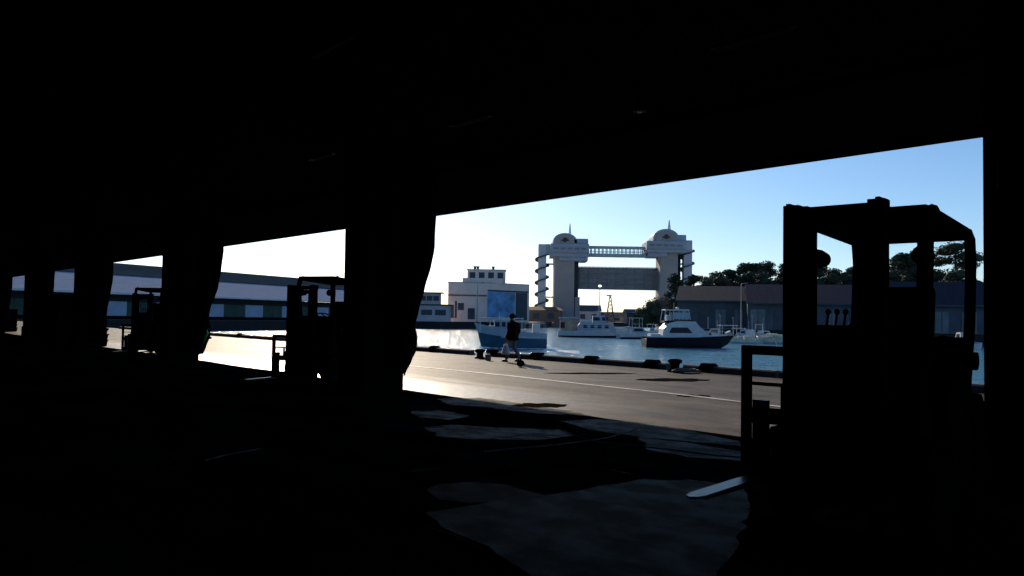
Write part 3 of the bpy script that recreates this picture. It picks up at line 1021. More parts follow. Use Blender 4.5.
# low buildings beyond the gate
def low_house(px0, px1, ytop, yeave, d, label, wallm, roofm, name='distant_shed', gab=True):
    x0, x1 = at(px0, 310, d).x, at(px1, 310, d).x
    pm = (px0+px1)/2
    zt, ze = zat(pm, ytop, d), zat(pm, yeave, d)
    t = thing(name, label, 'building', ((x0+x1)/2, d, 0), 0)
    W = x1-x0
    b = MB(); b.box((0, 5, ze/2), (W, 10, ze)); b.build('wall', wallm, t)
    b = MB()
    if gab:
        b.extr([(-W/2-.5, ze-.1), (W/2+.5, ze-.1), (0, zt)], -.6, 10.6)
    else:
        b.extrx([(-.8, ze-.1), (10.8, ze-.1), (5, zt)], -W/2-.4, W/2+.4)
    b.build('roof', roofm, t)
    for k in range(max(1, int(W/6))):
        b = MB(); b.box((-W/2+3+k*6, -.06, ze*.5), (2.6, .15, ze*.45)); b.build('opening', M['slate'], t)
    return t


low_house(529, 562, 306.5, 310, 330, 'brown low building at the foot of the left gate tower', M['brown'], M['brown'], gab=False)
low_house(577, 601, 305, 311, 420, 'grey gabled shed right of the left tower foot', M['grey_side'], M['slate'], gab=False)
low_house(600, 629, 312, 316, 420, 'brownish low shed under the raised gate leaf', M['tan_cover'], M['slate'], gab=False)
low_house(627, 645, 309, 313, 300, 'black hut left of the bushes under the gate', M['slate'], M['slate'], gab=False)

# lattice mast beyond gate
p = at(610, 320, 420)
t = thing('lattice_mast', 'thin dark lattice mast seen under the raised gate leaf', 'mast', (p.x, p.y, 0))
zt = zat(610, 296, 420)
b = MB()
for sx in (-1, 1):
    for sy in (-1, 1):
        b.cyl((sx*2.2, sy*2.2, 0), (sx*.3, sy*.3, zt), .22, .15, n=5)
for k in range(7):
    f = k/7; r = 2.2*(1-f)+.3*f; f2 = (k+1)/7; r2 = 2.2*(1-f2)+.3*f2
    b.cyl((-r, -r, zt*f), (r2, -r2, zt*f2), .13, n=5); b.cyl((r, -r, zt*f), (-r2, -r2, zt*f2), .13, n=5)
b.build('lattice', M['slate'], t)
b = MB(); b.box((-.6, 0, zt+.2), (2.6, .8, .6)); b.build('head', M['slate'], t)


def street_pole(px, ytop, ybase, d, label, globe=True, r=.13):
    p = at(px, 320, d)
    zt = zat(px, ytop, d)
    zb = 0
    t = thing('lamp_post', label, 'lamp post', (p.x, p.y, 0))
    b = MB(); b.cyl((0, 0, zb), (0, 0, zt), r*1.2, r*.8, n=10); b.build('post', M['pole_grey'], t)
    b = MB(); b.cyl((0, 0, 0), (0, 0, .5), r*2.2, r*1.6, n=10); b.build('post_base', M['pole_grey'], t)
    if globe:
        b = MB(); b.sphere((0, 0, zt), .62, (1.15, 1.15, .85), 16); b.build('lamp_globe', M['globe'], t, smooth=True)
    else:
        b = MB(); b.tube([(0, 0, zt), (.3, 0, zt+.3), (1.4, 0, zt+.4)], .07, 6); b.build('bracket', M['pole_grey'], t)
        b = MB(); b.box((1.6, 0, zt+.38), (.9, .35, .18), bev=.05); b.build('lamp_head', M['lamp_grey'], t)


street_pole(599.5, 286, 330, 338, 'tall lamp post with a white globe in front of the raised gate leaf', True, .17)
street_pole(477, 284, 325, 255, 'thin pale lamp post in front of the beige building', False)
street_pole(741, 285, 338, 150, 'thin grey lamp post in front of the right sheds', False, .1)
street_pole(797, 285, 338, 145, 'thin grey lamp post between the sheds, seen behind the forklift', False, .1)

# ------------------------------------------------------------ right sheds
def shed(px0, px1, yr0, yr1, ye0, ye1, d0, d1, label, ndoor, seed):
    a = at(px0, 300, d0); c = at(px1, 300, d1)
    zr = (zat(px0, yr0, d0+9)+zat(px1, yr1, d1+9))/2
    ze = (zat(px0, ye0, d0)+zat(px1, ye1, d1))/2
    dirv = Vector((c.x-a.x, c.y-a.y, 0)); L = dirv.length
    rz = math.atan2(dirv.y, dirv.x)
    t = thing('quay_shed', label, 'shed', (a.x, a.y, 0), rz)
    b = MB(); b.extrx([(0, 0), (0, ze), (9, zr-.3), (18, ze), (18, 0)], .3, L-.3); b.build('wall', M['shed_wall'], t)
    b = MB(); b.extrx([(-1.2, ze-.25), (-1.2, ze), (9, zr), (19.2, ze), (19.2, ze-.25), (9, zr-.3)], 0, L); b.build('roof', M['shed_roof'], t)
    b = MB(); b.box((L/2, -1.25, ze-.1), (L, .15, .3)); b.build('gutter', M['slate'], t)
    rnd = random.Random(seed)
    for k in range(ndoor):
        x = L*(k+.5)/ndoor
        wd = L/ndoor*rnd.uniform(.4, .62)
        dr = MB(); dr.box((x, -.08, 2.0), (wd, .2, 4.0)); dd = dr.build('sliding_door', M['shed_door'] if k % 3 != 1 else M['slate'], t)
        b = MB(); b.box((x, -.2, 2.0), (.12, .08, 3.8)); b.build('door_seam', M['slate'], dd)
    return t


shed(676, 748, 286.2, 286.2, 300.5, 301, 172, 168, 'blue-grey shed with a dark pitched roof, left of the lamp post', 4, 1)
shed(746, 870, 285.5, 284, 303, 304, 160, 154, 'long dark-roofed shed behind the near forklift, right of the lamp post', 5, 2)
shed(874, 1040, 283, 281, 305, 306, 152, 146, 'dark-roofed shed seen through the rear of the near forklift', 6, 3)

# ------------------------------------------------------------ trees
def leaf_cloud(b, clumps, per, size, rnd):
    for (cx, cy, cz, rx, ry, rz) in clumps:
        for _ in range(per):
            while True:
                v = Vector((rnd.uniform(-1, 1), rnd.uniform(-1, 1), rnd.uniform(-1, 1)))
                if 0.05 < v.length < 1: break
            v = v.normalized()*(v.length**0.5)
            p = Vector((cx+v.x*rx, cy+v.y*ry, cz+v.z*rz))
            u = Vector((rnd.gauss(0, 1), rnd.gauss(0, 1), rnd.gauss(0, .7))).normalized()*size*rnd.uniform(.5, 1.2)
            w = u.cross(Vector((rnd.gauss(0, 1), rnd.gauss(0, 1), rnd.gauss(0, 1)))).normalized()*size*rnd.uniform(.25, .6)
            vs = [b.bm.verts.new(p+q) for q in (-u, -w*.8, u, w)]
            b.bm.faces.new(vs)
        # dense heart of the clump
        s_ = 0.66
        r = bmesh.ops.create_icosphere(b.bm, subdivisions=2, radius=1, matrix=Matrix.Translation((cx, cy, cz)) @ Matrix.Diagonal((rx*s_, ry*s_, rz*s_, 1)))
        for v in r['verts']:
            v.co += Vector((rnd.uniform(-1, 1)*rx, rnd.uniform(-1, 1)*ry, rnd.uniform(-1, 1)*rz))*.12


def tree(name, label, cat, loc, H, Wd, kind, seed, group=None, per=230, size=.34, leaf=None):
    rnd = random.Random(seed)
    t = thing(name, label, cat, loc, rnd.uniform(0, 6), group)
    clumps = []
    tr = MB()
    if kind == 'pine':
        lean = Vector((rnd.uniform(-.12, .12), rnd.uniform(-.1, .1), 0))*H
        pts = [Vector((0, 0, -.3)), lean*.25+Vector((0, 0, H*.3)), lean*.7+Vector((0, 0, H*.6)), lean+Vector((0, 0, H*.9))]
        tr.tube(pts, [H*.03, H*.024, H*.017, H*.006], 8)
        n = 11
        for k in range(n):
            f = .34+.6*k/n
            a = k*2.4+rnd.uniform(-.4, .4)
            rad = Wd*.5*(1-.62*(f-.34))*rnd.uniform(.35, .85) if k < n-1 else 0
            base = lean*f+Vector((0, 0, H*f))
            e = base+Vector((math.cos(a)*rad, math.sin(a)*rad, H*rnd.uniform(-.01, .06)))
            tr.tube([base, (base+e)/2+Vector((0, 0, .02*H)), e], [H*.009, H*.006, H*.003], 6)
            s_ = rnd.uniform(.8, 1.2)
            clumps.append((e.x, e.y, e.z, Wd*.20*s_, Wd*.20*s_, H*.062*s_))
            m = (base+e)/2
            if rnd.random() < .6: clumps.append((m.x, m.y, m.z+.03*H, Wd*.15, Wd*.15, H*.05))
        leafm = leaf or M['pine']
    elif kind == 'round':
        tr.tube([(0, 0, -.3), (0, .1, H*.35), (.1, 0, H*.7)], [H*.03, H*.022, H*.008], 8)
        for k in range(14):
            a = rnd.uniform(0, 6.28); f = rnd.uniform(.3, .88)
            rad = Wd*.34*math.sin(PI*min(1, (f-.1)))*rnd.uniform(.2, 1)
            e = (math.cos(a)*rad, math.sin(a)*rad, H*f)
            tr.tube([(0, 0, H*f*.6), e], [H*.008, H*.003], 5)
            clumps.append((*e, Wd*.2, Wd*.2, H*.12))
        leafm = leaf or M['bush']
    else:  # bush
        for k in range(9):
            a = rnd.uniform(0, 6.28); rad = Wd*.33*rnd.random()
            hz = H*rnd.uniform(.25, .75)*(1-.5*rad/(Wd*.4))
            tr.tube([(0, 0, -.2), (math.cos(a)*rad, math.sin(a)*rad, hz)], [H*.02, H*.008], 5)
            clumps.append((math.cos(a)*rad, math.sin(a)*rad, hz, Wd*.22, Wd*.22, H*.26))
        leafm = leaf or M['bush']
    tr.build('trunk' if kind != 'bush' else 'stems', M['bark'], t)
    b = MB()
    leaf_cloud(b, clumps, per, size, rnd)
    b.build('foliage', leafm, t, fix=False)
    return t


protos = {}
gp = 'dark pines behind the quay sheds'
spec = [(697, 273, 'low pine clump nearest the right gate tower, behind the shed roof'), (712, 270, 'second pine from the gate tower behind the shed ridge'), (727, 268, 'dark pine behind the shed, left of the tallest left group'),
        (741, 263, 'pine left of the broad flat-topped pine'), (755, 262, 'broad flat-topped dark pine behind the left shed'), (768, 260, 'tall spreading pine just left of the forklift mast'),
        (782, 262, 'pine hidden partly behind the forklift mast'), (800, 263, 'pine right behind the forklift mast post'), (822, 262, 'round-headed pine in the gap between the mast posts'), (838, 267, 'small pine right of the gap between the mast posts'),
        (858, 266, 'pine behind the nearer mast post'), (895, 257, 'dark round pine seen under the forklift roof'), (912, 250, 'tall dense pine in the middle under the forklift roof'), (930, 247, 'tallest pine behind the forklift rear leg')]
for i, (px, py, lb) in enumerate(spec):
    d = 196 + (i*37 % 17)
    p = at(px, 320, d)
    H = zat(px, py, d)
    key = i % 4
    if key not in protos:
        protos[key] = (tree('pine_tree', lb, 'tree', (p.x, p.y, 0), H, H*.62, 'pine', 40+key, gp), H)
    else:
        src, H0 = protos[key]
        s_ = H/H0
        wv = s_*(1.0 + .12*math.sin(i*2.1))
        dup(src, (p.x, p.y, 0), i*1.3, lb, gp, (wv, wv, s_))
# nearer big pine on the right, open layered branches
p = at(962, 320, 180)
tree('pine_tree', 'near open-branched pine between the forklift rear leg and the column', 'tree', (p.x, p.y, 0), zat(962, 238, 180), 15, 'pine', 77, gp, per=260, size=.32)
# filling hedge below the pines
for i, (px, py) in enumerate([(703, 276), (720, 274), (742, 270), (768, 269), (796, 271), (826, 272), (856, 272), (886, 266), (915, 264), (945, 268)]):
    d = 188+(i*13 % 9)
    p = at(px, 320, d); H = zat(px, py, d)
    labs_ = ['at the left end by the gate tower', 'second from the left behind the left shed', 'in the middle of the left shed', 'just left of the forklift mast', 'behind the left mast post', 'between the mast posts', 'behind the right mast post', 'under the front of the forklift roof', 'under the middle of the forklift roof', 'by the forklift rear leg']
    if i == 0:
        src = tree('evergreen_tree', 'dense lower evergreen '+labs_[i], 'tree', (p.x, p.y, 0), H, 9, 'round', 61, 'dense evergreens below the pines', leaf=M['pine'], per=260); H0 = H
    else:
        s_ = H/H0
        dup(src, (p.x, p.y, 0), i*2.2, 'dense lower evergreen '+labs_[i], 'dense evergreens below the pines', (1.25, 1.25, s_))
# bushes right of the gate opening
for i, (px, py, w_, lf, lb) in enumerate([(642, 306, 6, 'bush', 'small green bush left of the slope under the gate'), (650, 301, 7, 'bush', 'green bush on the slope at the right tower foot'), (658, 297, 8, 'dry_bush', 'brown dry bush leaning against the right gate tower'),
                                         (667, 290, 9, 'dry_bush', 'tallest brown bush in front of the right gate tower'), (676, 296, 8, 'bush', 'dark bush between the tall pine trunk and the shed'), (684, 300, 7, 'bush', 'low bush at the left end of the sheds'), (646, 313, 8, 'dry_bush', 'low dry bush by the water under the gate'), (660, 309, 9, 'bush', 'dark bush by the water behind the cruiser flybridge')]):
    d = 232+i*2
    p = at(px, 320, d); H = zat(px, py, d)
    tree('bush', lb, 'bush', (p.x, p.y, 0), H*1.12, w_*1.5, 'bush', 90+i, 'bushes at the right gate tower', leaf=M[lf], per=300, size=.32)
p = at(675, 320, 205)
tree('pine_tree', 'tall pine with a bare pale trunk in front of the right gate tower', 'tree', (p.x, p.y, 0), zat(676, 274, 205), 6.5, 'pine', 103, None, per=200, size=.28)

# ------------------------------------------------------------ boats
def hull_mb(L, B, Hs, Hb, n=16, draft=.5, split=.45, flare=1.0, transom=.85):
    """hull along +x (bow); waterline z=0. material 0 upper, 1 lower"""
    b = MB()
    rows = []
    for i in range(n+1):
        t = i/n
        x = -L/2+L*t
        w = B/2*(transom+(1-transom)*min(1, t*2.5))*(1-max(0, (t-.5)/.5)**2.4)
        w = max(w, .02)
        deck = Hs+(Hb-Hs)*t**2.2
        xo = max(0, (t-.7)/.3)**2*L*.045*flare
        kz = -draft*(1-max(0, (t-.75)/.25)**2*0.8)
        rows.append([(x-xo*2.6, 0, kz), (x-xo*2.2, w*.55, kz*.6), (x-xo*1.7, w*.80, 0.0), (x-xo*.5, w*.9, deck*split), (x+xo*.6, w*1.0, deck*.97), (x+xo*.6, w*.93, deck), (x, w*.9, deck-.25), (x, 0, deck-.2)])
    for sgn in (1, -1):
        V = [[b.bm.verts.new((p[0], p[1]*sgn, p[2])) for p in r] for r in rows]
        for i in range(n):
            for j in range(7):
                f = b.bm.faces.new((V[i][j], V[i+1][j], V[i+1][j+1], V[i][j+1]))
                f.material_index = 1 if j < 3 else (2 if j == 6 else 0)
        f = b.bm.faces.new(V[0]); f.material_index = 0
        f = b.bm.faces.new(V[n]); f.material_index = 0
    bmesh.ops.remove_doubles(b.bm, verts=b.bm.verts[:], dist=.0005)
    return b


def rail(t, pts, h, m, name='guard_rail', r=.025):
    b = MB()
    top = [Vector(p)+Vector((0, 0, h)) for p in pts]
    b.tube(top, r, 6)
    for p, q in zip(pts, top):
        b.cyl(p, q, r*.8, n=6)
    return b.build(name, m, t)


def blue_fishing_boat():
    d = 100
    a = at(476, 345, d); c = at(546, 350, d)
    L = (c.x-a.x)
    t = thing('fishing_boat', 'blue-hulled fishing boat with a flat canopy, moving behind the walking person', 'boat', ((a.x+c.x)/2, d, WATER), PI+.06)
    Z = lambda py: zat(512, py, d)-WATER
    hull_mb(L, 2.9, Z(332.5), Z(323), split=.62, transom=.9).build('hull', [M['boat_grey'], M['boat_blue'], M['deck_dark']], t, smooth=False)
    X = lambda px: -(at(px, 330, d).x-(a.x+c.x)/2)      # local x, bow at +x (left)
    b = MB()
    b.box(((X(478)+X(523))/2, 0, Z(318.4)), (abs(X(478)-X(523)), 2.3, .12), bev=.03); b.build('canopy_roof', M['boat_white'], t)
    for px in (480, 490, 501, 512, 522):
        for y in (-1.05, 1.05):
            b = MB(); b.cyl((X(px), y, Z(333)), (X(px), y, Z(318.5)), .035, n=6); b.build('canopy_post', M['boat_white'], t)
    b = MB(); zc0, zc1 = Z(334), Z(320.5)
    b.box(((X(494)+X(512))/2, 0, (zc0+zc1)/2), (abs(X(494)-X(512)), 1.6, zc1-zc0), bev=.06); wh = b.build('wheelhouse', M['boat_grey'], t)
    for k in range(3):
        b = MB(); b.box(((X(497)+(X(509)-X(497))*k/2), .82, Z(324.5)), (.55, .05, .55)); b.build('window', M['dark_glass'], wh)
        b = MB(); b.box(((X(497)+(X(509)-X(497))*k/2), -.82, Z(324.5)), (.55, .05, .55)); b.build('window', M['dark_glass'], wh)
    b = MB(); b.box((X(492), .5, Z(328.5)), (.8, .5, .7), bev=.05); b.build('deck_box', M['boat_white'], t)
    b = MB(); b.box((X(536), 0, Z(328)), (.9, 1.2, 1.1), bev=.08); b.build('engine_cover', M['boat_white'], t)
    rail(t, [(X(px), s_*1.2, Z(333)) for s_ in (1,) for px in (525, 530, 535, 540, 545)], 1.25, M['boat_white'])
    rail(t, [(X(px), -1.2, Z(333)) for px in (525, 530, 535, 540, 545)], 1.25, M['boat_white'])
    for px in (474, 493):
        b = MB(); b.cyl((X(px+6), 0, Z(319)), (X(px+6), 0, Z(311.5)), .045, .02, n=6); b.build('mast', M['boat_white'], t)
    # rubbing strake
    b = MB(); b.box((X(520), 1.33, Z(337)), (L*.55, .08, .12)); b.build('rubbing_strake', M['boat_white'], t)
    b = MB(); b.box((X(520), -1.33, Z(337)), (L*.55, .08, .12)); b.build('rubbing_strake', M['boat_white'], t)
    # bow wave foam and wake
    rnd = random.Random(5)
    b = MB()
    for k in range(170):
        f = rnd.random()
        side = rnd.choice((-1, 1))
        x = L/2*.9-f*L*1.15; y = side*(.25+min(1.25, f*3.5)+rnd.uniform(-.1, .35))
        hgt = .07+.3*math.exp(-f*6)*rnd.random()
        b.sphere((x, y, 0), .16, (rnd.uniform(.8, 2.4), rnd.uniform(.5, 1.3), hgt/.16*.6), 8)
    f_ = b.build('bow_wave', M['foam'], loc=((a.x+c.x)/2, d, WATER), rz=PI+.06)
    tag(f_, 'white bow wave foam along the blue fishing boat', 'foam', kind='stuff')


blue_fishing_boat()
# wake streaks to the right of the boat, stuff
rnd = random.Random(9)
b = MB()
for k in range(240):
    px = rnd.uniform(546, 580); f = (px-546)/34
    d = 96-f*6+rnd.uniform(-3.0, 3.0)*(.3+f)
    p = at(px, 345, d)
    b.sphere((p.x, p.y, WATER), .13, (rnd.uniform(1, 3.4), rnd.uniform(.6, 1.6), .35), 8)
tag(b.build('wake_foam', M['foam']), 'white wake foam on the water right of the blue fishing boat', 'foam', kind='stuff')


def cruiser():
    d = 112
    a = at(643.5, 345, d); c = at(731, 345, d)
    L = c.x-a.x
    cx = (a.x+c.x)/2
    t = thing('motor_cruiser', 'black-hulled motor cruiser with white cabin and flybridge', 'boat', (cx, d, WATER), 0.04)
    Z = lambda py: zat(687, py, d)-WATER
    X = lambda px: at(px, 330, d).x-cx
    hull_mb(L, 3.9, Z(337.5), Z(334.8), split=.3, transom=.92, flare=1.4).build('hull', [M['boat_navy'], M['boat_navy'], M['boat_white']], t)
    b = MB()
    for s_ in (-1, 1):
        b.tube([(X(645), s_*1.82, Z(337)), (X(665), s_*1.95, Z(337)), (X(695), s_*1.9, Z(336.4)), (X(712), s_*1.3, Z(335.6)), (X(727), s_*.35, Z(334.6))], .09, 6)
    b.build('gunwale', M['boat_white'], t)
    # cabin, side profile extruded across
    pol = [(X(660), Z(337)), (X(661), Z(329)), (X(666), Z(323.5)), (X(675), Z(321.2)), (X(692), Z(321.5)), (X(697), Z(327)), (X(706), Z(334)), (X(712), Z(336.5))]
    b = MB(); b.extr(pol, -1.45, 1.45); cab = b.build('cabin', M['boat_white'], t)
    for s_ in (-1, 1):
        b = MB(); b.extr([(X(666.5), Z(333)), (X(669), Z(327.6)), (X(685), Z(327.4)), (X(690), Z(333))], s_*1.45-.03, s_*1.45+.03); b.build('cabin_window', M['dark_glass'], cab)
    b = MB(); b.extr([(X(692.8), Z(322)), (X(697.2), Z(326.9)), (X(705.5), Z(333.3)), (X(706), Z(333)), (X(697.8), Z(326.6)), (X(693.4), Z(321.7))], -1.25, 1.25); b.build('windscreen', M['boat_grey'], cab)
    # flybridge
    b = MB(); b.extr([(X(662), Z(323)), (X(662), Z(321)), (X(690), Z(319.8)), (X(691), Z(321.8))], -1.35, 1.35); b.build('flybridge_deck', M['boat_navy'], t)
    b = MB(); b.box(((X(663)+X(687))/2, 0, Z(310.3)), (X(687)-X(663), 2.4, .16), bev=.05); b.build('hardtop', M['boat_white'], t)
    for px, px2 in ((662, 663.5), (671, 671.5), (681, 681), (688.5, 686.5)):
        for s_ in (-1, 1):
            b = MB(); b.cyl((X(px), s_*1.1, Z(321)), (X(px2), s_*1.1, Z(310.5)), .06, n=6); b.build('hardtop_post', M['boat_white'], t)
    for s_ in (-1, 1):
        b = MB(); b.box(((X(672)+X(687))/2, s_*1.1, Z(316)), (X(687)-X(672), .02, .9)); b.build('side_screen', M['boat_grey'], t)
    b = MB(); b.box((X(668), 0, Z(318.5)), (.7, 1.3, .9), bev=.1); b.build('helm_seat', M['boat_white'], t)
    b = MB(); b.sphere((X(677), 0, Z(308.6)), .28, (1, 1, .75), 12); b.cyl((X(673.5), 0, Z(310)), (X(673.5), 0, Z(303)), .03, n=5); b.build('radar_dome', M['boat_white'], t)
    b = MB(); b.box((X(654), 0, Z(336)), (1.5, 2.2, .5), bev=.08); b.build('stern_box', M['boat_white'], t)
    rail(t, [(X(px), -1.7+max(0, px-700)*.045, Z(336.3)) for px in (696, 703, 710, 717, 724)], .75, M['boat_white'])
    rail(t, [(X(px), 1.7-max(0, px-700)*.045, Z(336.3)) for px in (696, 703, 710, 717, 724)], .75, M['boat_white'])


cruiser()


def work_boat():
    d = 166
    a = at(558, 335, d); c = at(625.5, 335, d)
    L = c.x-a.x; cx = (a.x+c.x)/2
    t = thing('work_boat', 'large pale grey work boat with a tan stern house, bow to the right', 'boat', (cx, d, WATER), -0.05)
    Z = lambda py: zat(592, py, d)-WATER
    X = lambda px: at(px, 330, d).x-cx
    hull_mb(L, 4.2, Z(331), Z(327), split=.22, transom=.85, flare=1.5).build('hull', [M['boat_white'], M['boat_navy'], M['boat_grey']], t)
    b = MB(); b.box(((X(560)+X(577))/2, 0, (Z(331.5)+Z(320))/2), (X(577)-X(560), 3.2, Z(320)-Z(331.5))); sh = b.build('stern_house', M['tan_cover'], t)
    b = MB(); b.box(((X(559.5)+X(577.5))/2, 0, Z(318.4)), (X(578)-X(559), 3.6, .3), bev=.05); b.build('stern_house_roof', M['boat_grey'], t)
    b = MB(); b.box((X(562.5), -1.62, Z(325.5)), (.9, .06, 1.2)); b.build('window', M['dark_glass'], sh)
    b = MB(); b.extr([(X(573), Z(331.5)), (X(580), Z(323.3)), (X(612), Z(322.8)), (X(616), Z(331.5))], -1.6, 1.6); dh = b.build('deckhouse', M['boat_grey'], t)
    for k in range(4):
        b = MB(); b.box((X(585+k*7), -1.62, Z(326.5)), (.8, .08, .6)); b.build('porthole', M['dark_glass'], dh)
    b = MB(); b.extr([(X(592), Z(323.5)), (X(592.5), Z(315.5)), (X(604), Z(315)), (X(606.5), Z(323.5))], -1.35, 1.35); w_ = b.build('wheelhouse', M['boat_grey'], t)
    b = MB(); b.extr([(X(601.5), Z(320.5)), (X(601.5), Z(317)), (X(604.2), Z(317)), (X(605.2), Z(320.5))], -1.4, 1.4); b.build('window', M['dark_glass'], w_)
    b = MB(); b.box((X(596), -1.37, Z(318.8)), (1.3, .06, .7)); b.build('window', M['dark_glass'], w_)
    b = MB(); b.cyl((X(598), 0, Z(315)), (X(598), 0, Z(306)), .07, .04, n=6); b.box((X(598), 0, Z(311)), (1.2, .08, .08)); b.build('mast', M['boat_white'], t)
    b = MB(); b.box((X(586), .3, Z(321.6)), (2.2, 1.4, .6), bev=.1); b.build('life_raft', M['boat_white'], t)
    rail(t, [(X(px), -1.9+max(0, px-612)*.13, Z(330.6)-(0 if px < 612 else -.1)) for px in (580, 588, 596, 604, 612, 618, 623)], .9, M['boat_white'])


work_boat()


def small_boat_kind(kind):
    t = thing('small_boat', 'x', 'boat')
    if kind == 0:      # T-top
        hull_mb(6.2, 2.2, .9, 1.25, split=.35).build('hull', [M['boat_white'], M['boat_grey'], M['boat_grey']], t)
        b = MB(); b.box((-.2, 0, 2.75), (2.8, 1.7, .1), bev=.03); b.build('canopy', M['boat_white'], t)
        for x in (-1.4, 1.0):
            for y in (-.7, .7):
                b = MB(); b.cyl((x, y, .7), (x, y, 2.75), .04, n=6); b.build('post', M['boat_white'], t)
        b = MB(); b.extr([(-.5, .7), (-.5, 1.6), (.1, 1.9), (.5, .8)], -.45, .45); b.build('console', M['boat_grey'], t)
        b = MB(); b.box((-3.2, 0, 1.0), (.45, .4, .9), bev=.08); b.build('outboard_motor', M['boat_navy'], t)
    elif kind == 1:    # cabin boat
        hull_mb(7.0, 2.4, 1.0, 1.5, split=.3).build('hull', [M['boat_white'], M['boat_blue'], M['boat_grey']], t)
        b = MB(); b.extr([(-.8, .8), (-.7, 2.4), (.9, 2.35), (1.3, 1.7), (2.4, 1.5), (2.6, 1.2)], -.85, .85); c = b.build('cabin', M['boat_white'], t)
        for s_ in (-1, 1):
            b = MB(); b.extr([(-.4, 1.7), (-.35, 2.15), (.7, 2.1), (.95, 1.7)], s_*.86-.02, s_*.86+.02); b.build('window', M['dark_glass'], c)
        b = MB(); b.cyl((-.2, 0, 2.4), (-.2, 0, 3.9), .03, n=5); b.build('mast', M['boat_white'], t)
    elif kind == 2:    # open skiff with cover
        hull_mb(5.2, 1.9, .8, 1.15, split=.4).build('hull', [M['boat_cream'], M['boat_grey'], M['boat_grey']], t)
        b = MB(); b.box((-.9, 0, 1.15), (1.2, 1.2, .7), bev=.12); b.build('engine_box', M['boat_cream'], t)
        b = MB(); b.box((1.0, 0, 1.0), (.8, 1.3, .3), bev=.05); b.build('thwart', M['boat_white'], t)
    else:              # flybridge / tower boat
        hull_mb(8.0, 2.7, 1.1, 1.7, split=.3).build('hull', [M['boat_white'], M['boat_navy'], M['boat_grey']], t)
        b = MB(); b.extr([(-1.5, .9), (-1.4, 2.3), (.8, 2.3), (1.6, 1.4), (2.2, 1.3)], -.95, .95); c = b.build('cabin', M['boat_grey'], t)
        for s_ in (-1, 1):
            b = MB(); b.extr([(-1.1, 1.5), (-1.0, 2.05), (.6, 2.05), (1.0, 1.5)], s_*.96-.02, s_*.96+.02); b.build('window', M['dark_glass'], c)
        b = MB(); b.box((-.3, 0, 4.1), (2.4, 1.7, .09), bev=.03); b.build('tower_top', M['boat_white'], t)
        for x in (-1.4, .8):
            for y in (-.75, .75):
                b = MB(); b.cyl((x, y, 2.2), (x*.95, y*.95, 4.1), .04, n=6); b.build('tower_post', M['boat_white'], t)
        rail(t, [(x, -.9, 2.25) for x in (-1.4, -.7, 0, .7)], .7, M['boat_white'])
    return t


kinds = {}
gb = 'small boats moored below the right sheds'
bl = [(637, 158, 3, 0.25, 1.0, 'boat with a white tower frame, right of the pale work boat'),
      (628, 190, 1, 2.9, .9, 'small white boat behind the bow of the work boat'),
      (652, 185, 0, 1.9, 1.0, 'open boat half hidden behind the cruiser stern'),
      (716, 146, 1, 2.8, 1.0, 'white cabin boat behind the bow of the black cruiser'),
      (729, 143, 0, 0.1, 1.1, 'white boat with a canopy just right of the cruiser bow'),
      (748, 140, 1, 1.9, 1.0, 'white boat in front of the lamp post, bow on'),
      (759, 142, 3, 1.3, .8, 'boat with dark hull right of the lamp post'),
      (768, 138, 2, 1.9, 1.2, 'cream skiff left of the forklift mast'),
      (775, 136, 2, 2.4, 1.1, 'cream skiff touching the forklift mast silhouette'),
      (795, 139, 1, 1.7, 1.0, 'white boat behind the left mast post of the forklift'),
      (826, 137, 0, .3, 1.0, 'canopied boat seen low between the mast posts'),
      (848, 137, 1, 2.0, 1.0, 'white boat seen low beside the right mast post'),
      (700, 152, 2, .4, 1.1, 'pale skiff behind the windscreen of the cruiser'),
      (706, 156, 2, .2, 1.0, 'small pale skiff behind the foredeck of the black cruiser'),
      (738, 150, 0, 2.8, .9, 'canopied boat behind the boat with the lamp post'),
      (742, 136, 2, 2.9, .9, 'low cream skiff nearest the camera left of the lamp post'),
      (763, 150, 1, .3, .9, 'white cabin boat behind the cream skiffs'),
      (614, 178, 1, .5, .8, 'small boat just behind the bow of the work boat'),
      (965, 128, 1, 1.4, 1.1, 'white boat in the gap between forklift and column')]
for px, d, k, rz, s_, lb in bl:
    p = at(px, 340, d)
    if k not in kinds:
        t = small_boat_kind(k); kinds[k] = t
        t.location = (p.x, p.y, WATER); t.rotation_euler = (0, 0, rz); t['label'] = lb; t['group'] = gb; t.scale = (s_,)*3
    else:
        dup(kinds[k], (p.x, p.y, WATER), rz, lb, gb, (s_,)*3)
# mooring poles and people-like clutter: thin posts on the right bank
for i, px in enumerate((708, 720, 733, 752, 763)):
    p = at(px, 335, 158)
    b = MB(); b.cyl((0, 0, 0), (0, 0, 2.2+.5*(i % 2)), .09, .07, n=8); b.sphere((0, 0, 2.2+.5*(i % 2)), .14, n=8)
    tag(b.build('mooring_post', M['pole_grey'], loc=(p.x, p.y, 0)), 'slim grey mooring post on the far quay, ' + ['behind the cruiser bow', 'right of the cruiser bow', 'left of the lamp post', 'right of the lamp post', 'nearest the forklift mast'][i], 'post', 'mooring posts on the far right quay')


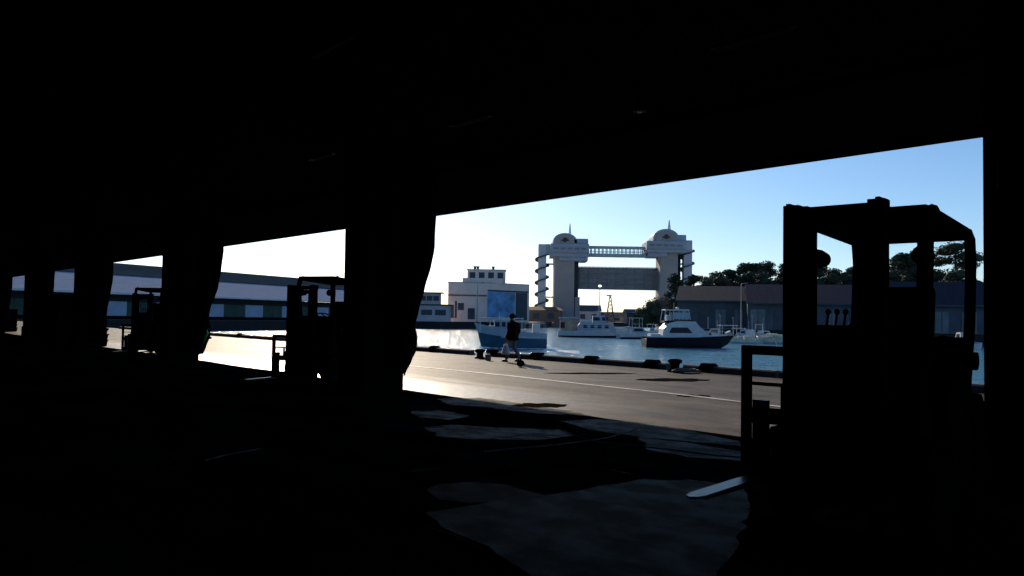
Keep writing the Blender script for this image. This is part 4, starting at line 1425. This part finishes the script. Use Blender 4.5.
# ------------------------------------------------------------ forklift
def wheel(t, x, y, r, w, m=None):
    b = MB()
    prof = [(r*.45, -w*.5), (r*.86, -w*.5), (r*.97, -w*.36), (r, -w*.2), (r, w*.2), (r*.97, w*.36), (r*.86, w*.5), (r*.45, w*.5)]
    n = 28
    b.loft([[(pr*math.cos(2*PI*j/n), o_, pr*math.sin(2*PI*j/n)) for j in range(n)] for pr, o_ in prof])
    w_ = b.build('wheel', M['rubber'], t, loc=(x, y, r), smooth=False)
    b = MB(); b.cyl((0, -w*.42, 0), (0, w*.42, 0), r*.5, n=18); b.cyl((0, -w*.55, 0), (0, w*.55, 0), r*.2, n=12); b.build('rim', M['shade_steel'], w_)
    return w_


def make_forklift(label, loc, head, fork_z=.5, mast_h=2.48, seed=0):
    """local +x = fork direction, origin on the ground under the mast"""
    t = thing('forklift', label, 'forklift', loc, head, 'parked forklifts along the hall front')
    BK = M['shade_black_paint']
    # mast rails
    for s_ in (-1, 1):
        b = MB()
        y = s_*.275
        for xx, sc_ in ((0, 1), (-.10, 1)):
            b.box((xx, y+s_*.03*(1 if xx == 0 else 0), .12+(mast_h-.12)/2), (.11, .12, mast_h-.12), bev=.006)
        b.box((-.05, y+s_*.045, mast_h-.05), (.24, .03, .12))
        b.build('mast_rail', BK, t)
        b = MB(); b.cyl((-.2, s_*.24, .35), (-.2, s_*.24, mast_h-.35), .038, n=12); b.cyl((-.2, s_*.24, mast_h-.5), (-.2, s_*.24, mast_h-.1), .022, n=10); b.build('lift_cylinder', BK, t)
    for z in (mast_h-.06, mast_h*.62, .32):
        b = MB()
        b.box((-.06 if z > mast_h-.2 else -.15, 0, z), (.12, .60, .09), bev=.01)
        b.build('mast_crossmember', BK, t)
    b = MB()
    for y in (-.185, .185):
        b.tube([(-.02, y, .7), (-.02, y, mast_h-.18), (-.07, y, mast_h-.10), (-.12, y, mast_h-.18), (-.12, y, .9)], .016, 6)
    b.cyl((-.07, -.14, mast_h-.16), (-.07, .14, mast_h-.16), .05, n=12)
    b.build('lift_chain', BK, t)
    # carriage
    b = MB()
    b.box((.14, 0, fork_z+.06), (.09, 1.12, .11)); b.box((.14, 0, fork_z+.42), (.09, 1.12, .11))
    for y in (-.25, .25):
        b.box((.10, y, fork_z+.25), (.1, .06, .5))
    b.build('carriage', BK, t)
    # load backrest frame
    b = MB(); bz0, bz1 = fork_z+.40, 1.42
    for y in (-.585, .585):
        b.box((.19, y, (bz1+fork_z)/2), (.045, .075, bz1-fork_z), bev=.008)
    b.box((.19, 0, bz1-.035), (.045, 1.2, .07), bev=.008)
    b.box((.19, 0, 1.135), (.03, 1.14, .025))
    for y in (-.3, 0, .3):
        b.box((.19, y, (bz0+1.13)/2), (.03, .03, 1.13-bz0))
    b.build('load_backrest', BK, t)
    # forks
    for s_ in (-1, 1):
        y = s_*.45
        b = MB()
        b.box((.235, y, fork_z+.27), (.045, .12, .55), bev=.008)
        x0, x1 = .215, .215+1.09
        top = [(x0, -.06, 0), (x1-.12, -.06, 0), (x1-.03, -.04, .0), (x1, 0, 0), (x1-.03, .04, 0), (x1-.12, .06, 0), (x0, .06, 0)]
        zt = fork_z+.0
        A = [b.bm.verts.new((p[0], y+p[1], zt)) for p in top]
        Bv = [b.bm.verts.new((p[0], y+p[1], zt-(.045 if p[0] < x0+.2 else .014 if p[0] > x1-.05 else .03))) for p in top]
        b.bm.faces.new(A); b.bm.faces.new(Bv[::-1])
        for i in range(7):
            b.bm.faces.new((A[i], Bv[i], Bv[(i+1) % 7], A[(i+1) % 7]))
        b.build('fork', M['fork_steel'] if s_ < 0 else BK, t)  # second fork gets a near-black colour to sink into the shade
    # hoses
    b = MB()
    for k in range(3):
        y = .36+.05*k
        b.tube([(-.1, y, .5), (.02, y, .95), (.1, y+.02, 1.02+.03*k), (.15, y+.03, .92), (.12, y, .6)], .022, 6)
    b.build('hydraulic_hose', M['rubber'], t)
    # headlamps
    for s_ in (-1, 1):
        b = MB(); yy = -.25 if s_ < 0 else .50
        b.cyl((-.34, yy, 2.1), (-.22, yy, 2.1), .06, .075, n=14); b.tube([(-.34, yy, 2.1), (-.36, (yy+s_*.46)/2, 2.2), (-.38, s_*.46, 2.2)], .018, 6); b.build('headlamp', BK, t)
    # chassis
    b = MB()
    pol = [(-.28, .22), (-.28, .62), (-.40, 1.12), (-.42, 1.5), (-.60, 1.5), (-.66, .58), (-1.05, .55), (-1.06, .22)]
    b.extr(pol, -.46, .46); b.build('front_cowl', BK, t)
    b = MB()
    pol = [(-1.0, .25), (-1.0, 1.08), (-1.12, 1.15), (-1.75, 1.15), (-1.82, .6), (-1.82, .25)]
    b.extr(pol, -.50, .50); b.build('engine_hood', BK, t)
    b = MB()
    pol = [(-1.78, .24), (-1.74, 1.02), (-2.05, 1.00), (-2.28, .86), (-2.36, .60), (-2.34, .34), (-2.24, .22)]
    rings = []
    for y, k in ((-.53, .86), (-.48, .95), (-.3, 1), (.3, 1), (.48, .95), (.53, .86)):
        rings.append([(-1.76+(p[0]+1.76)*k, y, .24+(p[1]-.24)*(.9+.1*k)) for p in pol])
    b.loft(rings); b.build('counterweight', BK, t)
    for s_ in (-1, 1):
        b = MB()
        pol = [(-.02, .66), (-.16, .76), (-.52, .76), (-.72, .58), (-.78, .5), (-.74, .5), (-.50, .71), (-.17, .71), (-.04, .62)]
        y0, y1 = (s_*.44, s_*.60)
        b.extr(pol, min(y0, y1), max(y0, y1)); b.build('fender', BK, t)
    for s_ in (-1, 1):
        wheel(t, -.38, s_*.48, .33, .24)
        wheel(t, -1.92, s_*.43, .26, .18)
    for s_ in (-1, 1):
        b = MB(); b.box((-.8, s_*.54, .42), (.32, .12, .04)); b.box((-.8, s_*.56, .32), (.3, .03, .2)); b.build('step', BK, t)
    # overhead guard
    gf, gr_ = -.38, -1.84
    zf, zr_ = 2.47, 2.40
    for s_ in (-1, 1):
        b = MB(); b.tube([(-.50, s_*.42, .95), (-.44, s_*.46, 1.7), (gf-.02, s_*.48, 2.25), (gf-.08, s_*.48, zf-.04), (gf-.2, s_*.48, zf-.01)], .058, 8); b.build('guard_leg', BK, t)
        b = MB(); b.tube([(-1.72, s_*.46, 1.0), (-1.80, s_*.48, 1.6), (gr_-.02, s_*.48, 2.15), (gr_+.02, s_*.48, zr_-.05), (gr_+.12, s_*.48, zr_)], .045, 8); b.build('guard_leg', BK, t)
    b = MB()
    for s_ in (-1, 1):
        b.box(((gf+gr_)/2, s_*.48, (zf+zr_)/2-.02), (gf-gr_-.1, .06, .09), ry=math.atan2(zf-zr_, gf-gr_)*-1, bev=.01)
    b.box((gf-.06, 0, zf-.02), (.09, .98, .09), bev=.015); b.box((gr_+.05, 0, zr_-.02), (.08, .98, .08), bev=.015)
    for k in range(6):
        f = (k+1)/7
        b.box((gf+(gr_-gf)*f, 0, zf+(zr_-zf)*f-.01), (.055, .94, .03), ry=.35)
    b.build('overhead_guard', BK, t)
    b = MB(); b.cyl((gr_+.1, -.3, zr_+.02), (gr_+.1, -.3, zr_+.10), .05, n=12); b.build('beacon', BK, t)
    # seat
    b = MB(); b.box((-1.28, 0, 1.21), (.48, .50, .14), bev=.04); st = b.build('seat', M['vinyl'], t)
    b = MB(); b.box((-1.54, 0, 1.58), (.13, .52, .70), bev=.05, ry=-.15); b.build('backrest', M['vinyl'], st)
    b = MB(); b.cyl((-2.0, -.42, 1.28), (-2.0, .42, 1.28), .21, n=20); b.cyl((-2.0, .42, 1.28), (-2.0, .50, 1.28), .08, n=10); gt = b.build('gas_cylinder', BK, t)
    for y in (-.22, .22):
        b = MB(); b.box((-2.0, y, 1.05), (.34, .05, .12)); b.cyl((-2.0, y-.02, 1.28), (-2.0, y+.02, 1.28), .222, n=20); b.build('bracket_strap', BK, gt)
    # steering column, wheel, dash, levers
    b = MB(); b.cyl((-.62, 0, 1.0), (-.80, 0, 1.53), .035, n=10)
    R = .19; c = Vector((-.81, 0, 1.55))
    b.tube([c+Vector((R*math.cos(a/12*PI)*.9, R*math.sin(a/12*PI), R*math.cos(a/12*PI)*.42)) for a in range(24)], .016, 6, True)
    b.tube([c+Vector((-R*.9, 0, -R*.42)), c, c+Vector((R*.9, 0, R*.42))], .012, 6)
    b.build('steering_wheel', BK, t)
    b = MB(); b.box((-.56, 0, 1.50), (.20, .86, .12), bev=.03)
    b.build('dashboard', BK, t)
    for k in range(3):
        b = MB(); b.cyl((-.62, -.2-.07*k, 1.45), (-.70, -.2-.07*k, 1.68), .01, n=6); b.sphere((-.70, -.2-.07*k, 1.69), .025, n=8); b.build('lever', BK, t)
    for ch in list(t.children):
        if ch.name.split('.')[0] not in ('mast_rail', 'mast_crossmember', 'lift_cylinder', 'lift_chain', 'carriage', 'load_backrest', 'fork', 'hydraulic_hose'):
            ch.location.x -= .13
    # data plate
    b = MB(); b.box((-.405, -.40, 2.0), (.03, .07, .5), bev=.005); b.build('pillar_plate', M['dim_ivory'], t)
    return t


def place_mast(px, d):
    p = at(px, 318, d)
    return (p.x, p.y, 0)


h1 = math.atan2(-.75, -.66)
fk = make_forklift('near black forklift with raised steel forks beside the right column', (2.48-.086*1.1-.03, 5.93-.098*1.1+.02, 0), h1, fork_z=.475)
p2 = place_mast(301, 18.3)
h2 = math.atan2(-.93, -.37)
f2 = dup(fk, p2, h2, 'middle forklift parked against the big column, forks to the left')
p3 = place_mast(142, 29.5)
h3 = math.atan2(-.98, .05)
f3 = dup(fk, p3, h3, 'farthest forklift, front to the camera, left of the third column')
for ff in (f2, f3):
    for ch in ff.children:
        if ch.name.split('.')[0] in ('fork', 'carriage', 'load_backrest'):
            ch.location.z -= .3
        if ch.name.split('.')[0] in ('mast_rail', 'lift_cylinder', 'lift_chain', 'mast_crossmember'):
            ch.scale.z = .91


# ------------------------------------------------------------ pallets and crates between the far columns
def pallet_proto():
    t = thing('fish_crate', 'x', 'crate', group='dark fish crates stacked by the far columns')
    b = MB()
    prof = [(.50, 0), (.52, .02), (.55, .25), (.58, .25), (.58, .29), (.53, .29), (.50, .05)]
    rings = []
    for k, z in prof:
        rings.append([(k*1.15*sx, k*sy, z) for sx, sy in ((-1, -1), (1, -1), (1, 1), (-1, 1))])
    b.loft(rings); b.build('crate_shell', M['pallet'], t)
    for s_ in (-1, 1):
        b = MB(); b.tube([(s_*.63, -.12, .2), (s_*.69, -.1, .2), (s_*.69, .1, .2), (s_*.63, .12, .2)], .015, 6); b.build('handle', M['pallet'], t)
    return t


pp = pallet_proto()
first = True
stacks = [(54, 41.5, 9, 'of the dark stack left below the far blue roof gap'), (66.5, 40.5, 9, 'of the dark stack right below the far blue roof gap'), (92, 36.5, 3, 'in the low stack right of the fourth column'), (7, 58, 6, 'in the stack at the left frame edge')]
for px, d, n, lb in stacks:
    p = at(px, 318, d)
    for k in range(n):
        lab = ('topmost' if k == n-1 else 'lowest' if k == 0 else 'middle') + ' crate ' + lb
        z = k*.262
        if first:
            pp.location = (p.x, p.y, z); pp.rotation_euler = (0, 0, HA); pp['label'] = lab; first = False
        else:
            dup(pp, (p.x+.02*math.sin(k*3+px), p.y+.02*math.cos(k*5), z), HA+.02*math.sin(k*7+px), lab)

# ------------------------------------------------------------ ceiling lamps, unlit
def strip_lamp(px, py, label, first_=None):
    # find the point under the sloped roof
    r = ray(px, py)
    lo, hi = 1.0, 60.0
    for _ in range(60):
        m_ = (lo+hi)/2
        P = to_hall(EYE+r*(m_/r.y))
        if P.z < FZ + RISE*(FD-P.y) - .35: lo = m_
        else: hi = m_
    P = EYE+r*(lo/r.y)
    t = thing('strip_lamp', label, 'lamp', (P.x, P.y, P.z), HA, 'unlit strip lamps under the hall roof')
    b = MB(); b.box((0, 0, .09), (1.25, .14, .05), bev=.01); b.build('housing', M['lamp_grey'], t)
    for y in (-.04, .04):
        b = MB(); b.cyl((-.58, y, .045), (.58, y, .045), .014, n=10); b.build('tube', M['lamp_grey'], t)
    b = MB()
    for x in (-.5, .5):
        b.cyl((x, 0, .1), (x, 0, .36), .01, n=6)
    b.build('hanger', M['shade_steel'], t)


for px, py, lb in [(330, 52, 'upper middle left'), (322, 160, 'above the middle forklift'), (470, 125, 'above the curtain'), (28, 26, 'in the top left corner'), (752, 44, 'upper right')]:
    strip_lamp(px, py, 'unlit strip lamp under the dark roof, ' + lb)
P = at(640, 109, 14)
t = thing('bell_lamp', 'small unlit bell lamp under the dark roof above the gate', 'lamp', P)
b = MB(); b.loft([[(r*math.cos(2*PI*j/16), r*math.sin(2*PI*j/16), z) for j in range(16)] for r, z in ((.13, -.05), (.12, 0), (.06, .1), (.03, .14))]); b.build('shade', M['lamp_grey'], t)
b = MB(); b.sphere((0, 0, -.03), .05, n=10); b.build('bulb', M['bag_white'], t)
b = MB(); b.cyl((0, 0, .12), (0, 0, FZ+RISE*(FD-to_hall(P).y)-P.z), .01, n=6); b.build('cord', M['shade_steel'], t)


# ------------------------------------------------------------ person
def person():
    g = gnd(512.5, 362)
    rz = math.radians(50)         # local +y is the walking direction
    t = thing('person', 'person in dark jacket and grey trousers walking on the sunlit quay with a bag', 'person', (g.x, g.y, 0), rz)
    verts, edges, rad = [], [], []

    def v(p, r, par=None):
        verts.append(p); rad.append(r)
        i = len(verts)-1
        if par is not None: edges.append((par, i))
        return i
    pel = v((0, 0, .92), .135)
    ab = v((0, .01, 1.08), .125, pel)
    ch = v((0, .02, 1.28), .15, ab)
    nk0 = v((0, .03, 1.42), .10, ch)
    nk = v((0, .045, 1.48), .055, nk0)
    hd0 = v((0, .06, 1.555), .075, nk)
    hd1 = v((0, .065, 1.63), .088, hd0)
    hd2 = v((0, .055, 1.685), .06, hd1)
    # legs mid stride
    for s_, (ky, fy, kz, az, toe) in ((-1, (.13, .20, .50, .09, .0)), (1, (.02, -.22, .49, .13, -.05))):
        hp = v((s_*.09, 0, .86), .095, pel)
        kn = v((s_*.10, ky, kz), .062, hp)
        cf = v((s_*.10, (ky+fy)/2+(-.02), (kz+az)/2+.08), .056, kn)
        an = v((s_*.10, fy, az), .038, cf)
        ft = v((s_*.11, fy+.09, az-.045), .038, an)
        v((s_*.115, fy+.18, .035+(0 if s_ < 0 else 0)), .032, ft)
    hands = []
    for s_, (ey, wy, wz) in ((-1, (-.05, .08, .84)), (1, (-.06, .10, .86))):
        sh = v((s_*.185, .02, 1.385), .062, ch)
        el = v((s_*.25, ey, 1.12), .045, sh)
        wr = v((s_*.26, wy, wz), .028, el)
        pm = v((s_*.262, wy+.015, wz-.07), .033, wr)
        hands.append((s_, wy, wz))
        for k in range(4):
            off = (-.03+.02*k)
            ln = (.062, .074, .07, .055)[k]
            a_ = v((s_*.262, wy+.02+off*.9, wz-.115), .0095, pm)
            b_ = v((s_*.258, wy+.02+off, wz-.115-ln*.5), .0085, a_)
            v((s_*(.258-.022), wy+.022+off, wz-.115-ln*.85), .007, b_)
        a_ = v((s_*.255, wy+.055, wz-.065), .011, pm)
        v((s_*.245, wy+.07, wz-.105), .009, a_)
    me = bpy.data.meshes.new('body')
    me.from_pydata([Vector(p) for p in verts], edges, [])
    o = bpy.data.objects.new('body', me); COL.objects.link(o); o.parent = t
    me.materials.append(M['skin'])
    sk = o.modifiers.new('skin', 'SKIN')
    if not me.skin_vertices:
        me.attributes  # layer is created by the modifier
    lay = me.skin_vertices[0].data
    for i, r in enumerate(rad):
        lay[i].radius = (r, r)
    lay[0].use_root = True
    sb = o.modifiers.new('subd', 'SUBSURF'); sb.levels = 1; sb.render_levels = 2
    # face features
    b = MB()
    b.loft([[(.012*math.cos(a/4*PI)*k, .150+dy+.0*a, 1.60+dz+.012*math.sin(a/4*PI)*k) for a in range(8)] for k, dy, dz in ((1.2, -.02, .0), (.9, .008, -.012), (.3, .016, -.016))])
    b.build('nose', M['skin'], t)
    for s_ in (-1, 1):
        b = MB(); b.sphere((s_*.032, .135, 1.635), .011, n=8); b.build('eye', M['boat_white'], t)
        b = MB(); b.sphere((s_*.088, .055, 1.62), .026, (.35, .8, 1.2), 10); b.build('ear', M['skin'], t)
    b = MB(); b.box((0, .138, 1.572), (.045, .012, .008)); b.build('mouth', M['rust_red'], t)
    # hair cap
    b = MB()
    rings = []
    for k in range(9):
        f = k/8
        z = 1.585+.165*math.sin(f*PI/2); r = .118*math.cos(f*PI/2)+.004
        rings.append([(r*.95*math.cos(2*PI*j/20), .045+r*1.08*math.sin(2*PI*j/20)-(.01), z+(.035 if math.sin(2*PI*j/20) > .3 and f < .3 else 0)) for j in range(20)])
    b.loft(rings); b.build('hair', M['hair'], t, smooth=True)

    # jacket
    def ell(cx, cy, z, rx, ry, n=24, amp=.02):
        return [(cx+rx*math.cos(2*PI*j/n)*(1+amp*math.sin(5*j+z*20)), cy+ry*math.sin(2*PI*j/n)*(1+amp*math.cos(4*j+z*14)), z) for j in range(n)]
    b = MB()
    b.loft([ell(0, 0, .78, .235, .19), ell(0, 0, .88, .235, .19), ell(0, .005, 1.0, .225, .175), ell(0, .01, 1.15, .23, .175), ell(0, .02, 1.30, .235, .175), ell(0, .02, 1.39, .20, .14), ell(0, .03, 1.44, .11, .09), ell(0, .04, 1.49, .075, .075)])
    jk = b.build('jacket', M['jacket'], t, smooth=True)
    for s_, (ey, wy, wz) in ((-1, (-.05, .08, .84)), (1, (-.06, .10, .86))):
        b = MB()
        b.tube([(s_*.14, .02, 1.40), (s_*.195, .02, 1.38), (s_*.235, -.02, 1.25), (s_*.255, ey, 1.12), (s_*.262, (ey+wy)/2, (1.12+wz)/2), (s_*.262, wy, wz+.01)], [.05, .09, .085, .078, .066, .052], 12)
        b.build('sleeve', M['jacket'], jk, smooth=True)
    b = MB(); b.tube([(.082*math.cos(a/10*PI), .04+.08*math.sin(a/10*PI), 1.475) for a in range(20)], .022, 6, True); b.build('collar', M['jacket'], jk, smooth=True)
    # trousers
    b = MB()
    b.loft([ell(0, 0, .93, .165, .125, amp=.01), ell(0, 0, .86, .175, .13, amp=.01), ell(0, 0, .80, .165, .125, amp=.01)])
    for s_, (ky, fy, kz, az) in ((-1, (.13, .20, .50, .09)), (1, (.02, -.22, .49, .13))):
        b.tube([(s_*.088, 0, .88), (s_*.092, ky*.3, .76), (s_*.10, ky, kz), (s_*.10, (ky+fy)/2-.015, (kz+az)/2+.06), (s_*.10, fy, az+.02)], [.10, .098, .078, .070, .062], 14)
    b.build('trousers', M['trousers'], t, smooth=True)
    for s_, fy, az in ((-1, .20, .09), (1, -.22, .13)):
        b = MB()
        tilt = 0 if s_ < 0 else .35
        b.sphere((s_*.11, fy+.07, .045 if s_ < 0 else .06), .06, (.75, 2.35, .72), 14)
        b.box((s_*.11, fy+.07, .012 if s_ < 0 else .022), (.085, .27, .022), bev=.008)
        b.build('shoe', M['shoe'], t, smooth=False)
    # bag held in the hand on the left of the picture
    s_ = -1
    hx, hy, hz = -.262, .10, .72
    Mx = Matrix.Translation((g.x, g.y, 0)) @ Matrix.Rotation(rz, 4, 'Z')
    bt = thing('carrier_bag', 'pale plastic carrier bag held by the walking person', 'bag', (Mx @ Vector((hx, hy, 0))), rz)
    b = MB()
    rings = []
    for k in range(10):
        f = k/9
        rx = .09*(1-.4*f)*(1+.15*math.sin(f*6)); ry = .17*(1-.55*f*f)
        rings.append([(rx*math.cos(2*PI*j/18)*(1+.1*math.sin(3*j)), ry*math.sin(2*PI*j/18)*(1+.06*math.cos(5*j)), .27+.34*f) for j in range(18)])
    b.loft(rings); b.build('bag_body', M['bag_white'], bt, smooth=True)
    b = MB()
    for s2 in (-1, 1):
        b.tube([(s2*.02, -.05, .59), (s2*.008, -.03, .66), (0, 0, .71), (s2*.008, .03, .66), (s2*.02, .05, .59)], .008, 6)
    b.build('bag_handle', M['bag_white'], bt)


person()
# small float on the ground beside the person
p = gnd(520.5, 367.2)
b = MB(); b.sphere((0, 0, .12), .13, (1, 1, .9), 14); b.cyl((0, 0, .2), (0, 0, .28), .03, n=8)
tag(b.build('fishing_float', M['rubber'], loc=(p.x, p.y, 0), smooth=True), 'small black round float on the quay at the feet of the walking person', 'float')
